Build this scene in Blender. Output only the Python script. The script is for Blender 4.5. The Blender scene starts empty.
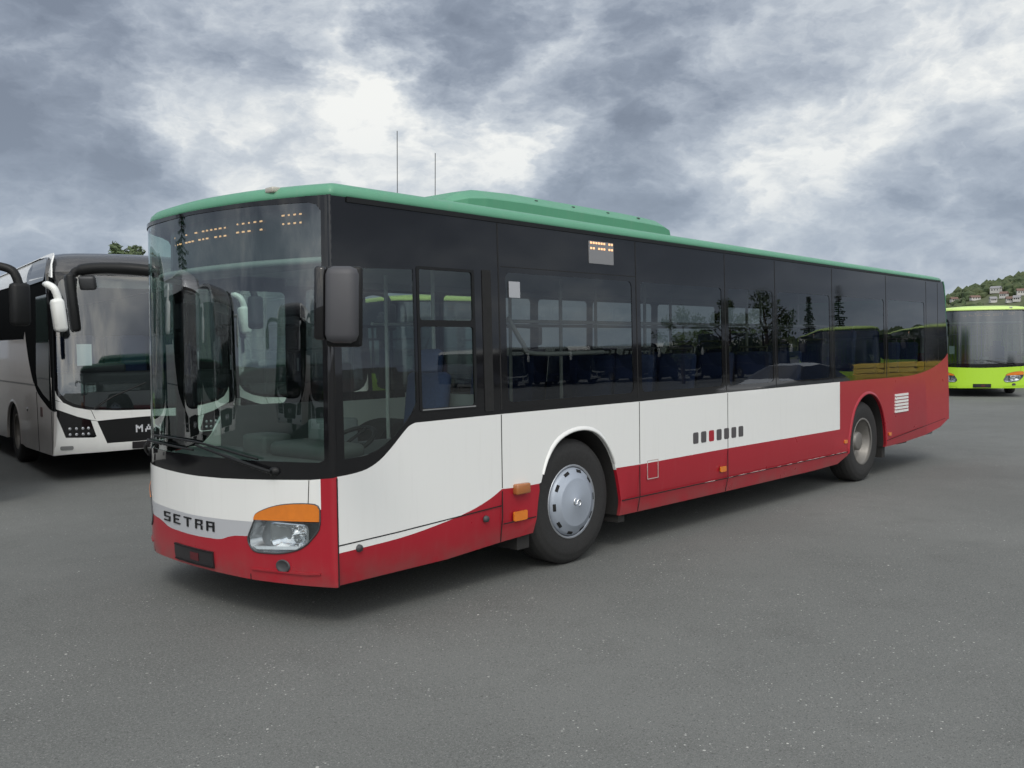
import bpy, bmesh, math, random
import numpy as np
from mathutils import Vector, Matrix
from mathutils.geometry import delaunay_2d_cdt
random.seed(7)
C = bpy.context.scene
COL = C.collection
R = math.radians

# ------------------------------------------------------------------ camera
CAM = np.array([-3.0926, -4.7994, 1.7771]); FPX = 949.56
yaw, pitch, roll = R(42.4043), R(2.2247), R(-0.7841)
F_ = np.array([math.cos(yaw)*math.cos(pitch), math.sin(yaw)*math.cos(pitch), -math.sin(pitch)])
R_ = np.array([math.sin(yaw), -math.cos(yaw), 0.0]); U_ = np.cross(R_, F_)
R2 = R_*math.cos(roll)+U_*math.sin(roll); U2 = -R_*math.sin(roll)+U_*math.cos(roll)
cd = bpy.data.cameras.new('camera'); cam = bpy.data.objects.new('camera', cd); COL.objects.link(cam)
cd.sensor_fit = 'HORIZONTAL'; cd.sensor_width = 36.0; cd.lens = 36.0*FPX/1024.0
cd.clip_start = 0.05; cd.clip_end = 9000
m = Matrix([[R2[0], U2[0], -F_[0], CAM[0]], [R2[1], U2[1], -F_[1], CAM[1]], [R2[2], U2[2], -F_[2], CAM[2]], [0, 0, 0, 1]])
cam.matrix_world = m
C.camera = cam

# ------------------------------------------------------------------ render / exposure
C.view_settings.view_transform = 'Standard'; C.view_settings.look = 'None'
C.view_settings.exposure = 0.10; C.view_settings.gamma = 1.0; C.view_settings.use_curve_mapping = False
C.cycles.transparent_max_bounces = 40; C.cycles.max_bounces = 10
C.cycles.use_denoising = True
C.cycles.sample_clamp_indirect = 6.0

# ------------------------------------------------------------------ node helpers
class NT:
    def __init__(s, tree):
        s.t = tree; s.n = tree.nodes; s.l = tree.links
    def node(s, typ, ins=None, **props):
        n = s.n.new(typ)
        for k, v in props.items(): setattr(n, k, v)
        for k, v in (ins or {}).items(): s.put(n.inputs[k], v)
        return n
    def put(s, sock, v):
        if isinstance(v, bpy.types.NodeSocket): s.l.new(v, sock)
        elif isinstance(v, bpy.types.Node): s.l.new(v.outputs[0], sock)
        else: sock.default_value = v
    def math(s, op, a, b=0.0, c=None, clamp=False):
        ins = {0: a, 1: b}
        if c is not None: ins[2] = c
        return s.node('ShaderNodeMath', ins, operation=op, use_clamp=clamp).outputs[0]
    def vmath(s, op, a, b=(0, 0, 0)):
        n = s.node('ShaderNodeVectorMath', {0: a, 1: b}, operation=op)
        return n.outputs['Value'] if op in ('DOT_PRODUCT', 'LENGTH') else n.outputs[0]
    def mix(s, f, a, b):
        n = s.node('ShaderNodeMix', data_type='RGBA', clamp_factor=True)
        s.put(n.inputs[0], f); s.put(n.inputs[6], a); s.put(n.inputs[7], b)
        return n.outputs[2]
    def ramp(s, f, lo, hi, smooth=True):
        n = s.node('ShaderNodeMapRange', {0: f, 1: lo, 2: hi, 3: 0.0, 4: 1.0}, interpolation_type='SMOOTHSTEP' if smooth else 'LINEAR')
        return n.outputs[0]
    def noise(s, vec, scale, detail=4.0, rough=0.5, dist=0.0, col=False):
        n = s.node('ShaderNodeTexNoise', {'Vector': vec, 'Scale': scale, 'Detail': detail, 'Roughness': rough, 'Distortion': dist})
        return n.outputs['Color' if col else 'Fac']

# ------------------------------------------------------------------ sky: overcast, broken cloud
SUN_EL, SUN_AZ = 48.0, 222.0       # direction the sun stands in: azimuth from +x towards +y
W = bpy.data.worlds.new('World'); C.world = W; W.use_nodes = True
nt = NT(W.node_tree); nt.n.clear()
sky = nt.node('ShaderNodeTexSky', sky_type='NISHITA', sun_disc=False, sun_elevation=R(SUN_EL), sun_rotation=R(90-SUN_AZ), air_density=1.4, dust_density=2.5)
gen = nt.node('ShaderNodeTexCoord').outputs['Generated']
D0 = nt.vmath('NORMALIZE', gen)
sep = nt.node('ShaderNodeSeparateXYZ', {0: D0})
plane = nt.vmath('ADD', nt.vmath('MULTIPLY', D0, (2.1, 2.1, 4.0)), (1.7, .4, 2.2))
def billow(vec, scale, octs):       # rounded cloud heaps: folded noise, octave by octave
    tot = None; amp = 1.0; norm = 0.0
    for o in range(octs):
        nz = nt.noise(nt.vmath('ADD', vec, (3.1*o, 1.7*o, .9*o)), scale*2.05**o, 1.0, .5)
        f = nt.math('MULTIPLY', nt.math('ABSOLUTE', nt.math('SUBTRACT', nt.math('MULTIPLY', nz, 2.0), 1.0)), amp*2.2)
        tot = f if tot is None else nt.math('ADD', tot, f); norm += amp; amp *= .56
    return nt.math('MULTIPLY', tot, 1.0/norm)
warp = nt.noise(plane, 2.4, 6.0, 0.62, 0.0, col=True)
wv = nt.vmath('SUBTRACT', warp, (.5, .5, .5))
pw = nt.vmath('ADD', plane, nt.vmath('MULTIPLY', wv, (.26, .26, .26)))
n1 = nt.noise(plane, 2.0, 4.0, 0.5, 0.0)
n2 = billow(pw, 2.3, 6)
n3 = nt.noise(pw, 6.5, 10.0, 0.62, 0.0)
Dw = nt.vmath('NORMALIZE', nt.vmath('ADD', D0, nt.vmath('MULTIPLY', wv, (.36, .36, .20))))
def lobe(d, ang_out, ang_in=0.0):
    v = Vector(d).normalized()
    return nt.ramp(nt.vmath('DOT_PRODUCT', Dw, tuple(v)), math.cos(R(ang_out)), math.cos(R(ang_in)))
base = nt.math('ADD', nt.math('MULTIPLY', n1, 0.50), nt.math('ADD', nt.math('MULTIPLY', n2, -0.37), nt.math('MULTIPLY', n3, 0.24)))
base = nt.math('ADD', base, 0.225)
for d, a, wgt in (((.655, .725, .205), 8, .11), ((.60, .765, .225), 15, .06), ((.52, .80, .262), 9, .06), ((.745, .63, .232), 6, .09), ((.43, .86, .235), 9, .08), ((.60, .75, .30), 4, .09),
                  ((.913, .355, .202), 14, .07), ((.36, .92, .20), 9, .05), ((.87, .47, .13), 9, .04),
                  ((.652, .690, .325), 7, -.24), ((.35, .885, .34), 11, -.20), ((.815, .538, .216), 8, -.09), ((.76, .58, .29), 7, -.06),
                  ((.36, .93, .12), 13, -.14), ((.95, .28, .09), 16, .09), ((-.45, -.60, .66), 62, .05), ((.62, -.75, .22), 13, -.20), ((.86, -.48, .16), 10, -.14), ((.75, -.64, .12), 7, .16), ((.80, -.53, .27), 8, .14), ((.50, -.84, .13), 9, .12)):
    base = nt.math('ADD', base, nt.math('MULTIPLY', lobe(d, a), wgt))
dens = nt.ramp(base, 0.235, 0.70, smooth=False)
cr = nt.node('ShaderNodeValToRGB', {0: dens}); e = cr.color_ramp
e.elements[0].position = 0.0; e.elements[0].color = (.195, .228, .29, 1)
e.elements[1].position = 1.0; e.elements[1].color = (.88, .885, .86, 1)
for pos, col in ((.25, (.255, .295, .365, 1)), (.5, (.385, .43, .50, 1)), (.75, (.58, .62, .665, 1))):
    q = e.elements.new(pos); q.color = col
low = nt.math('SUBTRACT', 1.0, nt.ramp(sep.outputs[2], 0.02, 0.26))          # haze-blue air under the cloud base
cl = nt.mix(nt.math('MULTIPLY', low, 0.42), cr.outputs[0], (.34, .42, .54, 1))
back = nt.math('ADD', 1.0, nt.math('MULTIPLY', nt.ramp(nt.vmath('DOT_PRODUCT', D0, tuple(Vector((-.45, -.55, .70)).normalized())), 0.10, 0.98), 2.15))
cl = nt.vmath('MULTIPLY', cl, nt.node('ShaderNodeCombineXYZ', {0: nt.math('ADD', 1.0, nt.math('MULTIPLY', nt.math('SUBTRACT', back, 1.0), 1.12)), 1: back, 2: nt.math('ADD', 1.0, nt.math('MULTIPLY', nt.math('SUBTRACT', back, 1.0), .84))}).outputs[0])
cl10 = nt.vmath('MULTIPLY', cl, (10., 10., 10.))
mixed = nt.mix(0.94, sky, cl10)
bg = nt.node('ShaderNodeBackground', {0: mixed, 1: 0.10})
nt.l.new(bg.outputs[0], nt.node('ShaderNodeOutputWorld').inputs[0])

sl = bpy.data.lights.new('sun', 'SUN'); sl.energy = 0.9; sl.angle = R(16); sl.color = (1.0, .96, .90)
so = bpy.data.objects.new('sun', sl); COL.objects.link(so)
sd_ = Vector((math.cos(R(SUN_EL))*math.cos(R(SUN_AZ)), math.cos(R(SUN_EL))*math.sin(R(SUN_AZ)), math.sin(R(SUN_EL))))
so.rotation_euler = sd_.to_track_quat('Z', 'Y').to_euler(); so.location = (0, 0, 60)

# ------------------------------------------------------------------ materials
MATS = {}
def mat(name, col, rough=.5, metal=0., coat=0., var=.06, scale=6., bump=0., bscale=200., spec=.5, dirt=0., emit=0., film=0., wave=0., crough=.04):
    if name in MATS: return MATS[name]
    M = bpy.data.materials.new(name); M.use_nodes = True; t = NT(M.node_tree)
    b = t.n['Principled BSDF']
    tc = t.node('ShaderNodeTexCoord').outputs['Object']
    nz = t.noise(tc, scale, 5., .6)
    c0 = tuple(max(0, c*(1-var)) for c in col)+(1,); c1 = tuple(min(1, c*(1+var)) for c in col)+(1,)
    colr = t.mix(nz, c0, c1)
    if dirt > 0:      # road film: grime splashed up from the ground, thinning with height
        sp = t.node('ShaderNodeSeparateXYZ', {0: t.node('ShaderNodeTexCoord').outputs['Object']})
        g = t.math('SUBTRACT', 1.0, t.ramp(sp.outputs[2], .25, .75))
        g = t.math('MULTIPLY', g, t.ramp(t.noise(tc, 1.6, 5., .55), .30, .80))
        colr = t.mix(t.math('MULTIPLY', g, dirt), colr, (.12, .10, .085, 1))
    if film > 0:      # thin rain streaks and dust
        st = t.noise(t.vmath('MULTIPLY', tc, (7., 7., .55)), 3.2, 4., .6)
        colr = t.mix(t.math('MULTIPLY', t.ramp(st, .50, .78), film), colr if var > .001 else tuple(col)+(1,), (.33, .31, .27, 1))
        sp2 = t.node('ShaderNodeSeparateXYZ', {0: tc}); gg = t.math('MULTIPLY', t.math('SUBTRACT', 1.0, t.ramp(sp2.outputs[2], .27, .50)), t.ramp(t.noise(tc, 4.2, 6., .62), .25, .70))
        colr = t.mix(t.math('MULTIPLY', gg, .42), colr, (.13, .105, .09, 1))
    t.put(b.inputs['Base Color'], colr)
    if wave > 0:
        bw_ = t.node('ShaderNodeBump', {'Height': t.noise(tc, 1.1, 2., .5), 'Strength': wave, 'Distance': .03}); t.put(b.inputs['Normal'], bw_); t.put(b.inputs['Coat Normal'], bw_)
    if var < .001:
        if film <= 0: t.put(b.inputs['Base Color'], tuple(col)+(1,))
        b.inputs['Roughness'].default_value = rough
    else: t.put(b.inputs['Roughness'], t.math('ADD', rough, t.math('MULTIPLY', t.math('SUBTRACT', t.noise(tc, scale*2.3, 4., .6), .5), rough*.5)))
    b.inputs['Metallic'].default_value = metal; b.inputs['Coat Weight'].default_value = coat; b.inputs['Coat Roughness'].default_value = crough
    b.inputs['Specular IOR Level'].default_value = spec
    if emit > 0:
        b.inputs['Emission Color'].default_value = tuple(col)+(1,); b.inputs['Emission Strength'].default_value = emit
    if bump > 0:
        bp = t.node('ShaderNodeBump', {'Height': t.noise(tc, bscale, 3., .6), 'Strength': bump, 'Distance': .01})
        t.put(b.inputs['Normal'], bp)
    MATS[name] = M; return M
def glass(name, tint, f0=.075, rough=.0, wob=.0):
    if name in MATS: return MATS[name]
    M = bpy.data.materials.new(name); M.use_nodes = True; t = NT(M.node_tree); t.n.clear()
    g = t.node('ShaderNodeNewGeometry'); tc = t.node('ShaderNodeTexCoord').outputs['Object']
    dot = t.math('ABSOLUTE', t.vmath('DOT_PRODUCT', g.outputs['Incoming'], g.outputs['Normal']))
    fr = t.math('ADD', f0, t.math('MULTIPLY', 1-f0, t.math('POWER', t.math('SUBTRACT', 1.0, dot), 5.0)), clamp=True)
    gl = t.node('ShaderNodeBsdfGlossy', {'Color': (.96, .98, 1, 1), 'Roughness': rough})
    if wob > 0:
        t.put(gl.inputs['Normal'], t.node('ShaderNodeBump', {'Height': t.noise(tc, 1.3, 2., .5), 'Strength': wob, 'Distance': .05}))
    tr = t.node('ShaderNodeBsdfTransparent', {'Color': tuple(tint)+(1,)})
    mx = t.node('ShaderNodeMixShader', {0: fr, 1: tr, 2: gl})
    t.l.new(mx.outputs[0], t.node('ShaderNodeOutputMaterial').inputs[0])
    MATS[name] = M; return M

WHITE = mat('white_paint', (.765, .768, .745), .26, coat=.4, var=.0, film=.06, wave=.035)
RED = mat('red_paint', (.345, .0105, .022), .30, coat=.22, var=.03, scale=2., film=.03, wave=.035, crough=.16)
GREEN = mat('green_paint', (.097, .295, .180), .45, var=.06, coat=.15, film=.10)
SILVER = mat('silver_paint', (.54, .55, .575), .32, metal=.25, var=.02, coat=.3)
LIME = mat('lime_paint', (.40, .66, .03), .3, coat=.4, var=.03)
TAUPE = mat('taupe_paint', (.54, .515, .50), .33, metal=.1, var=.03, coat=.4, dirt=.3)
BLACKG = mat('black_glass_print', (.008, .008, .009), .04, var=.1, spec=.55)
BLACKP = mat('black_plastic', (.012, .0125, .013), .42, var=.15, bump=.05, spec=.22)
DGREY = mat('dark_grey_plastic', (.05, .052, .055), .5, var=.1)
MGREY = mat('mid_grey_trim', (.20, .205, .205), .5, var=.06)
RUBBER = mat('tyre_rubber', (.019, .0185, .018), .75, var=.3, scale=25., bump=.2, bscale=90.)
HUB = mat('hubcap_silver', (.36, .40, .46), .45, metal=.3, var=.05)
CHROME = mat('chrome', (.8, .8, .8), .12, metal=1., var=.03)
STEEL = mat('rim_steel', (.21, .20, .185), .5, metal=.5, var=.15, scale=14)
DARK = mat('dark_void', (.008, .008, .008), .8, var=.2)
UNDER = mat('underbody', (.018, .017, .016), .85, var=.3)
AMBER = mat('amber_lens', (.66, .185, .014), .22, var=.16, scale=16., coat=1.)
REDL = mat('red_lens', (.5, .01, .01), .2, coat=.5)
LENS = glass('clear_lens', (.93, .95, .96), .06)
LED = mat('led_orange', (1.0, .52, .26), .5, emit=1.0, var=.0)
WSG = glass('windscreen_glass', (.60, .73, .68), .145, wob=.012)
SIDEG = glass('tinted_side_glass', (.37, .40, .39), .085, wob=.02)
DRVG = glass('driver_window_glass', (.70, .80, .75), .085, wob=.015)
SEATB = mat('blue_seat_fabric', (.030, .050, .135), .9, var=.3, scale=40)
SEATG = mat('grey_seat_shell', (.10, .105, .11), .6)
INTL = mat('interior_lining', (.42, .43, .42), .7)
FLOORI = mat('interior_floor', (.07, .075, .08), .7)
POLE = mat('grab_pole', (.55, .56, .55), .35)
PAPER = mat('paper_sign', (.78, .82, .84), .7)
DECAL = mat('grey_decal', (.075, .07, .072), .5)
CREAM = mat('sticker_grey', (.36, .37, .39), .5)

# ------------------------------------------------------------------ mesh helpers
class MB:
    def __init__(s): s.v = []; s.f = []; s.mi = []; s.sm = []; s.nr = {}
    def add(s, vs, fs, mi=0, smooth=False):
        o = len(s.v); s.v += [tuple(map(float, v)) for v in vs]
        for f in fs: s.f.append([o+i for i in f]); s.mi.append(mi); s.sm.append(smooth)
        return s
    def box(s, a, b, mi=0, M=None, bev=0.0):
        x0, y0, z0 = a; x1, y1, z1 = b
        if bev > 0:
            bm = bmesh.new(); bmesh.ops.create_cube(bm, size=1)
            for v in bm.verts: v.co = Vector(((x0+x1)/2+v.co.x*(x1-x0), (y0+y1)/2+v.co.y*(y1-y0), (z0+z1)/2+v.co.z*(z1-z0)))
            bmesh.ops.bevel(bm, geom=bm.edges[:], offset=bev, segments=2, profile=.5, affect='EDGES')
            bm.verts.index_update()
            vs = [v.co.copy() for v in bm.verts]; fs = [[v.index for v in f.verts] for f in bm.faces]; bm.free()
        else:
            vs = [Vector(q) for q in ((x0,y0,z0),(x1,y0,z0),(x1,y1,z0),(x0,y1,z0),(x0,y0,z1),(x1,y0,z1),(x1,y1,z1),(x0,y1,z1))]
            fs = [(0,3,2,1),(4,5,6,7),(0,1,5,4),(1,2,6,5),(2,3,7,6),(3,0,4,7)]
        if M is not None: vs = [M @ v for v in vs]
        return s.add(vs, fs, mi, bev > 0)
    def tube(s, path, r, seg=8, mi=0, caps=True):
        P = [Vector(q) for q in path]; n = len(P); rs = r if isinstance(r, (list, tuple)) else [r]*n
        up = Vector((0, 0, 1)); vs = []
        for i, q in enumerate(P):
            t = (P[min(i+1, n-1)]-P[max(i-1, 0)]).normalized()
            a = t.cross(up if abs(t.z) < .95 else Vector((1, 0, 0))).normalized(); b = t.cross(a)
            for k in range(seg):
                th = 2*math.pi*k/seg; vs.append(q+a*math.cos(th)*rs[i]+b*math.sin(th)*rs[i])
        fs = [(i*seg+k, i*seg+(k+1) % seg, (i+1)*seg+(k+1) % seg, (i+1)*seg+k) for i in range(n-1) for k in range(seg)]
        s.add(vs, fs, mi, True)
        if caps: s.add(vs[:seg], [list(range(seg))[::-1]], mi); s.add(vs[-seg:], [list(range(seg))], mi)
        return s
    def lathe(s, prof, seg=48, mi=0, M=None, smooth=True):   # prof: (radius, depth) about +Y axis
        vs = []
        for r_, d in prof:
            for k in range(seg):
                th = 2*math.pi*k/seg; vs.append(Vector((r_*math.cos(th), d, r_*math.sin(th))))
        if M is not None: vs = [M @ v for v in vs]
        fs = [(i*seg+k, (i+1)*seg+k, (i+1)*seg+(k+1) % seg, i*seg+(k+1) % seg) for i in range(len(prof)-1) for k in range(seg)]
        return s.add(vs, fs, mi, smooth)
    def build(s, name, mats, parent=None, loc=None):
        me = bpy.data.meshes.new(name); me.from_pydata(s.v, [], s.f)
        for q in (mats if isinstance(mats, (list, tuple)) else [mats]): me.materials.append(q)
        me.polygons.foreach_set('material_index', s.mi); me.polygons.foreach_set('use_smooth', s.sm); me.update()
        if s.nr:
            me.normals_split_custom_set([s.nr.get(l.vertex_index, (0, 0, 0)) for l in me.loops])
        o = bpy.data.objects.new(name, me); COL.objects.link(o)
        if parent: o.parent = parent
        if loc: o.location = loc
        return o

def inside(x, y, poly):
    c = False; j = len(poly)-1
    for i in range(len(poly)):
        xi, yi = poly[i]; xj, yj = poly[j]
        if (yi > y) != (yj > y) and x < (xj-xi)*(y-yi)/(yj-yi)+xi: c = not c
        j = i
    return c
def dens_(poly, step):
    out = []
    for i, a in enumerate(poly):
        b = poly[(i+1) % len(poly)]; n = max(1, int(math.ceil(math.dist(a, b)/step-1e-6)))
        out += [(a[0]+(b[0]-a[0])*k/n, a[1]+(b[1]-a[1])*k/n) for k in range(n)]
    return out
def region(mb, outer, fmap, thick, holes=(), step=.5, grid=None, mi=0, smooth=True, sheet=False, cols=None):
    loops = [dens_(l, step) for l in [outer, *holes]]
    if cols:
        def fine_(l):
            out = []
            for i, a in enumerate(l):
                b = l[(i+1) % len(l)]; out.append(a)
                ks = sorted(((c-a[0])/(b[0]-a[0]) for c in cols if abs(b[0]-a[0]) > 1e-5 and 1e-3 < (c-a[0])/(b[0]-a[0]) < 1-1e-3))
                out += [(a[0]+(b[0]-a[0])*k, a[1]+(b[1]-a[1])*k) for k in ks]
            return out
        loops = [fine_(l) for l in loops]
    vs = []; es = []
    for l in loops:
        o = len(vs); vs += [Vector(q) for q in l]; es += [(o+i, o+(i+1) % len(l)) for i in range(len(l))]
    if grid:
        xs = [q[0] for q in outer]; ys = [q[1] for q in outer]
        nx = int((max(xs)-min(xs))/grid)+1; ny = int((max(ys)-min(ys))/(grid*2))+1
        for i in range(1, nx):
            for j in range(1, ny):
                q = (min(xs)+i*grid, min(ys)+j*grid*2)
                if inside(*q, loops[0]) and not any(inside(*q, h) for h in loops[1:]):
                    if min(math.dist(q, v) for v in vs[:sum(map(len, loops))]) > grid*.35: vs.append(Vector(q))
    if cols:
        zs_ = [q[1] for q in outer]
        for c in cols:
            zq = min(zs_)+.012
            while zq < max(zs_):
                if inside(c, zq, loops[0]) and not any(inside(c, zq, h) for h in loops[1:]): vs.append(Vector((c, zq)))
                zq += .03
    ov, oe, of, *_ = delaunay_2d_cdt(vs, es, [], 0, 1e-7)
    tri = []
    for f in of:
        cx = sum(ov[i].x for i in f)/len(f); cy = sum(ov[i].y for i in f)/len(f)
        if inside(cx, cy, loops[0]) and not any(inside(cx, cy, h) for h in loops[1:]): tri.append(list(f))
    fr = [Vector(fmap(q.x, q.y, 0.)) for q in ov]; bk = [Vector(fmap(q.x, q.y, thick)) for q in ov]
    cnt = {}; tot = 0.
    for f in tri:
        a, b, c = (fr[i] for i in f[:3]); tot += (b-a).cross(c-a).dot(fr[f[0]]-bk[f[0]])
        if (ov[f[1]]-ov[f[0]]).cross(ov[f[2]]-ov[f[0]]) < 0: f.reverse()
    tot = 0.
    for f in tri:
        a, b, c = (fr[i] for i in f[:3]); tot += (b-a).cross(c-a).dot(fr[f[0]]-bk[f[0]])
    T2 = tri if tot > 0 else [f[::-1] for f in tri]
    if smooth:
        e = 2e-3; o0 = len(mb.v)
        for i, q in enumerate(ov):
            du = Vector(fmap(q.x+e, q.y, 0.))-Vector(fmap(q.x-e, q.y, 0.)); dv = Vector(fmap(q.x, q.y+e, 0.))-Vector(fmap(q.x, q.y-e, 0.))
            nn = du.cross(dv).normalized()
            if nn.dot(fr[i]-bk[i]) < 0: nn.negate()
            mb.nr[o0+i] = tuple(nn)
            if not sheet: mb.nr[o0+len(ov)+i] = tuple(-nn)
    mb.add(fr, T2, mi, smooth)
    if sheet: return mb
    mb.add(bk, [f[::-1] for f in T2], mi, smooth)
    for f in T2:
        for i in range(len(f)):
            k = (f[i], f[(i+1) % len(f)]); cnt[k] = 1
    rim = [k for k in cnt if (k[1], k[0]) not in cnt]
    for a, b in rim: mb.add([fr[a], fr[b], bk[b], bk[a]], [(3, 2, 1, 0)], mi)
    return mb
def rrect(x0, z0, x1, z1, r=.05, n=4):
    out = []
    for cx, cz, a0 in ((x1-r, z0+r, -90), (x1-r, z1-r, 0), (x0+r, z1-r, 90), (x0+r, z0+r, 180)):
        for k in range(n+1):
            a = R(a0+90*k/n); out.append((cx+r*math.cos(a), cz+r*math.sin(a)))
    return out
def smooth_line(pts, n=6):     # catmull-rom through the points
    P = [np.array(q, float) for q in pts]; out = []
    for i in range(len(P)-1):
        p0 = P[max(i-1, 0)]; p1 = P[i]; p2 = P[i+1]; p3 = P[min(i+2, len(P)-1)]
        for k in range(n):
            t = k/n; out.append(tuple(.5*((2*p1)+(-p0+p2)*t+(2*p0-5*p1+4*p2-p3)*t*t+(-p0+3*p1-3*p2+p3)*t**3)))
    out.append(tuple(P[-1])); return out
FONT = {'S': ('11111','10000','10000','11111','00001','00001','11111'), 'E': ('11111','10000','10000','11110','10000','10000','11111'),
        'T': ('11111','00100','00100','00100','00100','00100','00100'), 'R': ('11111','10001','10001','11110','10001','10001','10001'),
        'A': ('11111','10001','10001','11111','10001','10001','10001'), 'M': ('10001','11011','11111','10101','10001','10001','10001'),
        'a': ('00100','00100','01010','01010','11111','10001','10001'),
        'N': ('10001','11001','11101','10111','10011','10001','10001')}
def glyphs(mb, text, fmap, x0, z0, w, h, pitch, proud=.004, sx=1):
    for i, ch in enumerate(text):
        for r_, row in enumerate(FONT[ch]):
            k = 0
            while k < 5:
                if row[k] == '1':
                    j = k
                    while j < 5 and row[j] == '1': j += 1
                    xa = x0+sx*(i*pitch+k*w/5); xb = x0+sx*(i*pitch+j*w/5); za = z0+h*(6-r_)/7; zb = za+h/7
                    q = [fmap(a, b, d) for d in (-proud, .0) for a, b in ((xa, za), (xb, za), (xb, zb), (xa, zb))]
                    mb.add(q, [(0,1,2,3),(7,6,5,4),(0,4,5,1),(1,5,6,2),(2,6,7,3),(3,7,4,0)])
                    k = j
                else: k += 1
    return mb

def tag(o, label=None, cat=None, group=None, kind=None):
    for k, v in (('label', label), ('category', cat), ('group', group), ('kind', kind)):
        if v: o[k] = v
    return o
def empty(name, loc, rz=0.):
    o = bpy.data.objects.new(name, None); COL.objects.link(o); o.location = loc; o.rotation_euler = (0, 0, rz); return o
def copy_tree(o, parent=None, swap=None, skip=()):
    c = o.copy(); COL.objects.link(c)
    if parent: c.parent = parent
    if swap and c.type == 'MESH' and any(q.material and q.material in swap for q in c.material_slots):
        c.data = c.data.copy()
        for i, q in enumerate(list(c.data.materials)):
            if q in swap: c.data.materials[i] = swap[q]
    for ch in list(o.children):
        if ch.name.split('.')[0] not in skip: copy_tree(ch, c, swap, skip)
    return c

# ------------------------------------------------------------------ ground
def asphalt():
    M = bpy.data.materials.new('asphalt'); M.use_nodes = True; t = NT(M.node_tree); b = t.n['Principled BSDF']
    tc = t.node('ShaderNodeTexCoord').outputs['Object']
    big = t.noise(tc, .22, 6., .6, .3); mid = t.noise(tc, 1.7, 6., .65, .2); fine = t.noise(tc, 60., 4., .7)
    grit = t.noise(tc, 170., 2., .6)
    c = t.mix(t.ramp(big, .3, .72), (.098, .103, .098, 1), (.152, .157, .150, 1))
    c = t.mix(t.math('MULTIPLY', t.ramp(mid, .48, .72), .30), c, (.066, .068, .065, 1))
    def stones(scale, thr, size, col_, amt, c):
        vo = t.node('ShaderNodeTexVoronoi', {'Vector': tc, 'Scale': scale}, feature='F1'); rn = t.node('ShaderNodeSeparateColor', {0: vo.outputs['Color']})
        k = t.math('MULTIPLY', t.math('GREATER_THAN', rn.outputs[0], thr), t.math('LESS_THAN', vo.outputs['Distance'], t.math('MULTIPLY', rn.outputs[1], size)))
        return t.mix(t.math('MULTIPLY', k, t.math('MULTIPLY', amt, t.math('ADD', .3, t.math('MULTIPLY', rn.outputs[2], .7)))), c, col_)
    c = t.mix(t.math('MULTIPLY', t.ramp(fine, .40, .60), .65), c, (.175, .179, .170, 1))
    c = t.mix(t.math('MULTIPLY', t.ramp(grit, .50, .66), .5), c, (.045, .045, .042, 1))
    c = stones(150., .5, .60, (.25, .25, .24, 1), .7, c)
    c = stones(95., .6, .55, (.05, .05, .048, 1), .6, c)
    patch = t.ramp(t.noise(tc, .9, 4., .6), .35, .62)
    c = stones(75., .88, .40, (.50, .50, .47, 1), patch, c)
    c = stones(33., .968, .30, (.62, .61, .57, 1), patch, c)
    c = stones(6., .80, .05, (.03, .028, .022, 1), .9, c)
    t.put(b.inputs['Base Color'], c)
    t.put(b.inputs['Roughness'], t.math('ADD', .74, t.math('MULTIPLY', mid, .2)))
    b.inputs['Specular IOR Level'].default_value = .35
    h = t.math('ADD', t.math('MULTIPLY', fine, .6), t.math('MULTIPLY', grit, .5))
    t.put(b.inputs['Normal'], t.node('ShaderNodeBump', {'Height': h, 'Strength': .55, 'Distance': .006}))
    return M
g = MB(); g.add([(-4000, -4000, 0), (4000, -4000, 0), (4000, 4000, 0), (-4000, 4000, 0)], [(0, 1, 2, 3)])
tag(g.build('ground', asphalt()), kind='structure')

# ------------------------------------------------------------------ the city bus
BW = 2.55
YS = [0., .006, .025, .06, .11, .22, .4, .65, 1.0, 1.275, 1.55, 1.9, 2.08, 2.22, 2.33, 2.42, 2.49, 2.53, 2.545, 2.55]
XS = [.53, .508, .494, .480, .460, .421, .368, .308, .264, .250, .262, .302, .358, .432, .515, .60, .695, .78, .85, .92]
_py = np.array(YS); _px = np.array(XS)
_fine = np.array(smooth_line(list(zip(_px, _py)), 10)); _S = np.concatenate([[0], np.cumsum(np.hypot(*np.diff(_fine, axis=0).T))])
SMAX = float(_S[-1])
_SC = float(np.interp(1.275, _fine[:, 1], _S))
def y2s(y):       # cross-wise station; the far half is laid out by arc length, mirrored about the centre line
    if y <= 1.275: return float(np.interp(y, _fine[:, 1], _S))
    return SMAX-y2s(BW-y)*(SMAX-_SC)/_SC
_T = np.gradient(_fine, axis=0); _T /= np.linalg.norm(_T, axis=1)[:, None]
_N = np.stack([-_T[:, 1], _T[:, 0]], 1)          # outward (towards -x)
_N[0] = (-.45, -.893); _N[-1] = (-.1, .995)
def fmap(s, z, d):
    s = min(max(s, 0.), SMAX)
    x = np.interp(s, _S, _fine[:, 0]); y = np.interp(s, _S, _fine[:, 1]); nx = np.interp(s, _S, _N[:, 0]); ny = np.interp(s, _S, _N[:, 1])
    k = .012*max(0., z-1.0) + .10*max(0., .36-z)
    d = d+k*min(1., abs(nx)*1.2)
    return (x-nx*d, y-ny*d, z)
COLS = [.004, .009, .015, .022, .03, .04, .05, .06, .072, .085, .10, .12]; COLS = COLS+[SMAX-c*2.2 for c in COLS]
def fm(y, z, d=0.): return fmap(y2s(y), z, d)
def sd(z): return .016*max(0., z-1.3)+.22*max(0., .44-z)
def lmap(x, z, d): return (x, d+sd(z), z)
def rmap(x, z, d): return (x if x > 1.4 else .92+(x-.53)*.48/.87, BW-d-sd(z), z)
def ZB(x): return 2.735-.0062*(x-.6)
def P2(pts): return [(y2s(y), z) for y, z in pts]
def sym(pts): return pts+[(BW-y, z) for y, z in pts[::-1]]
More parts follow.
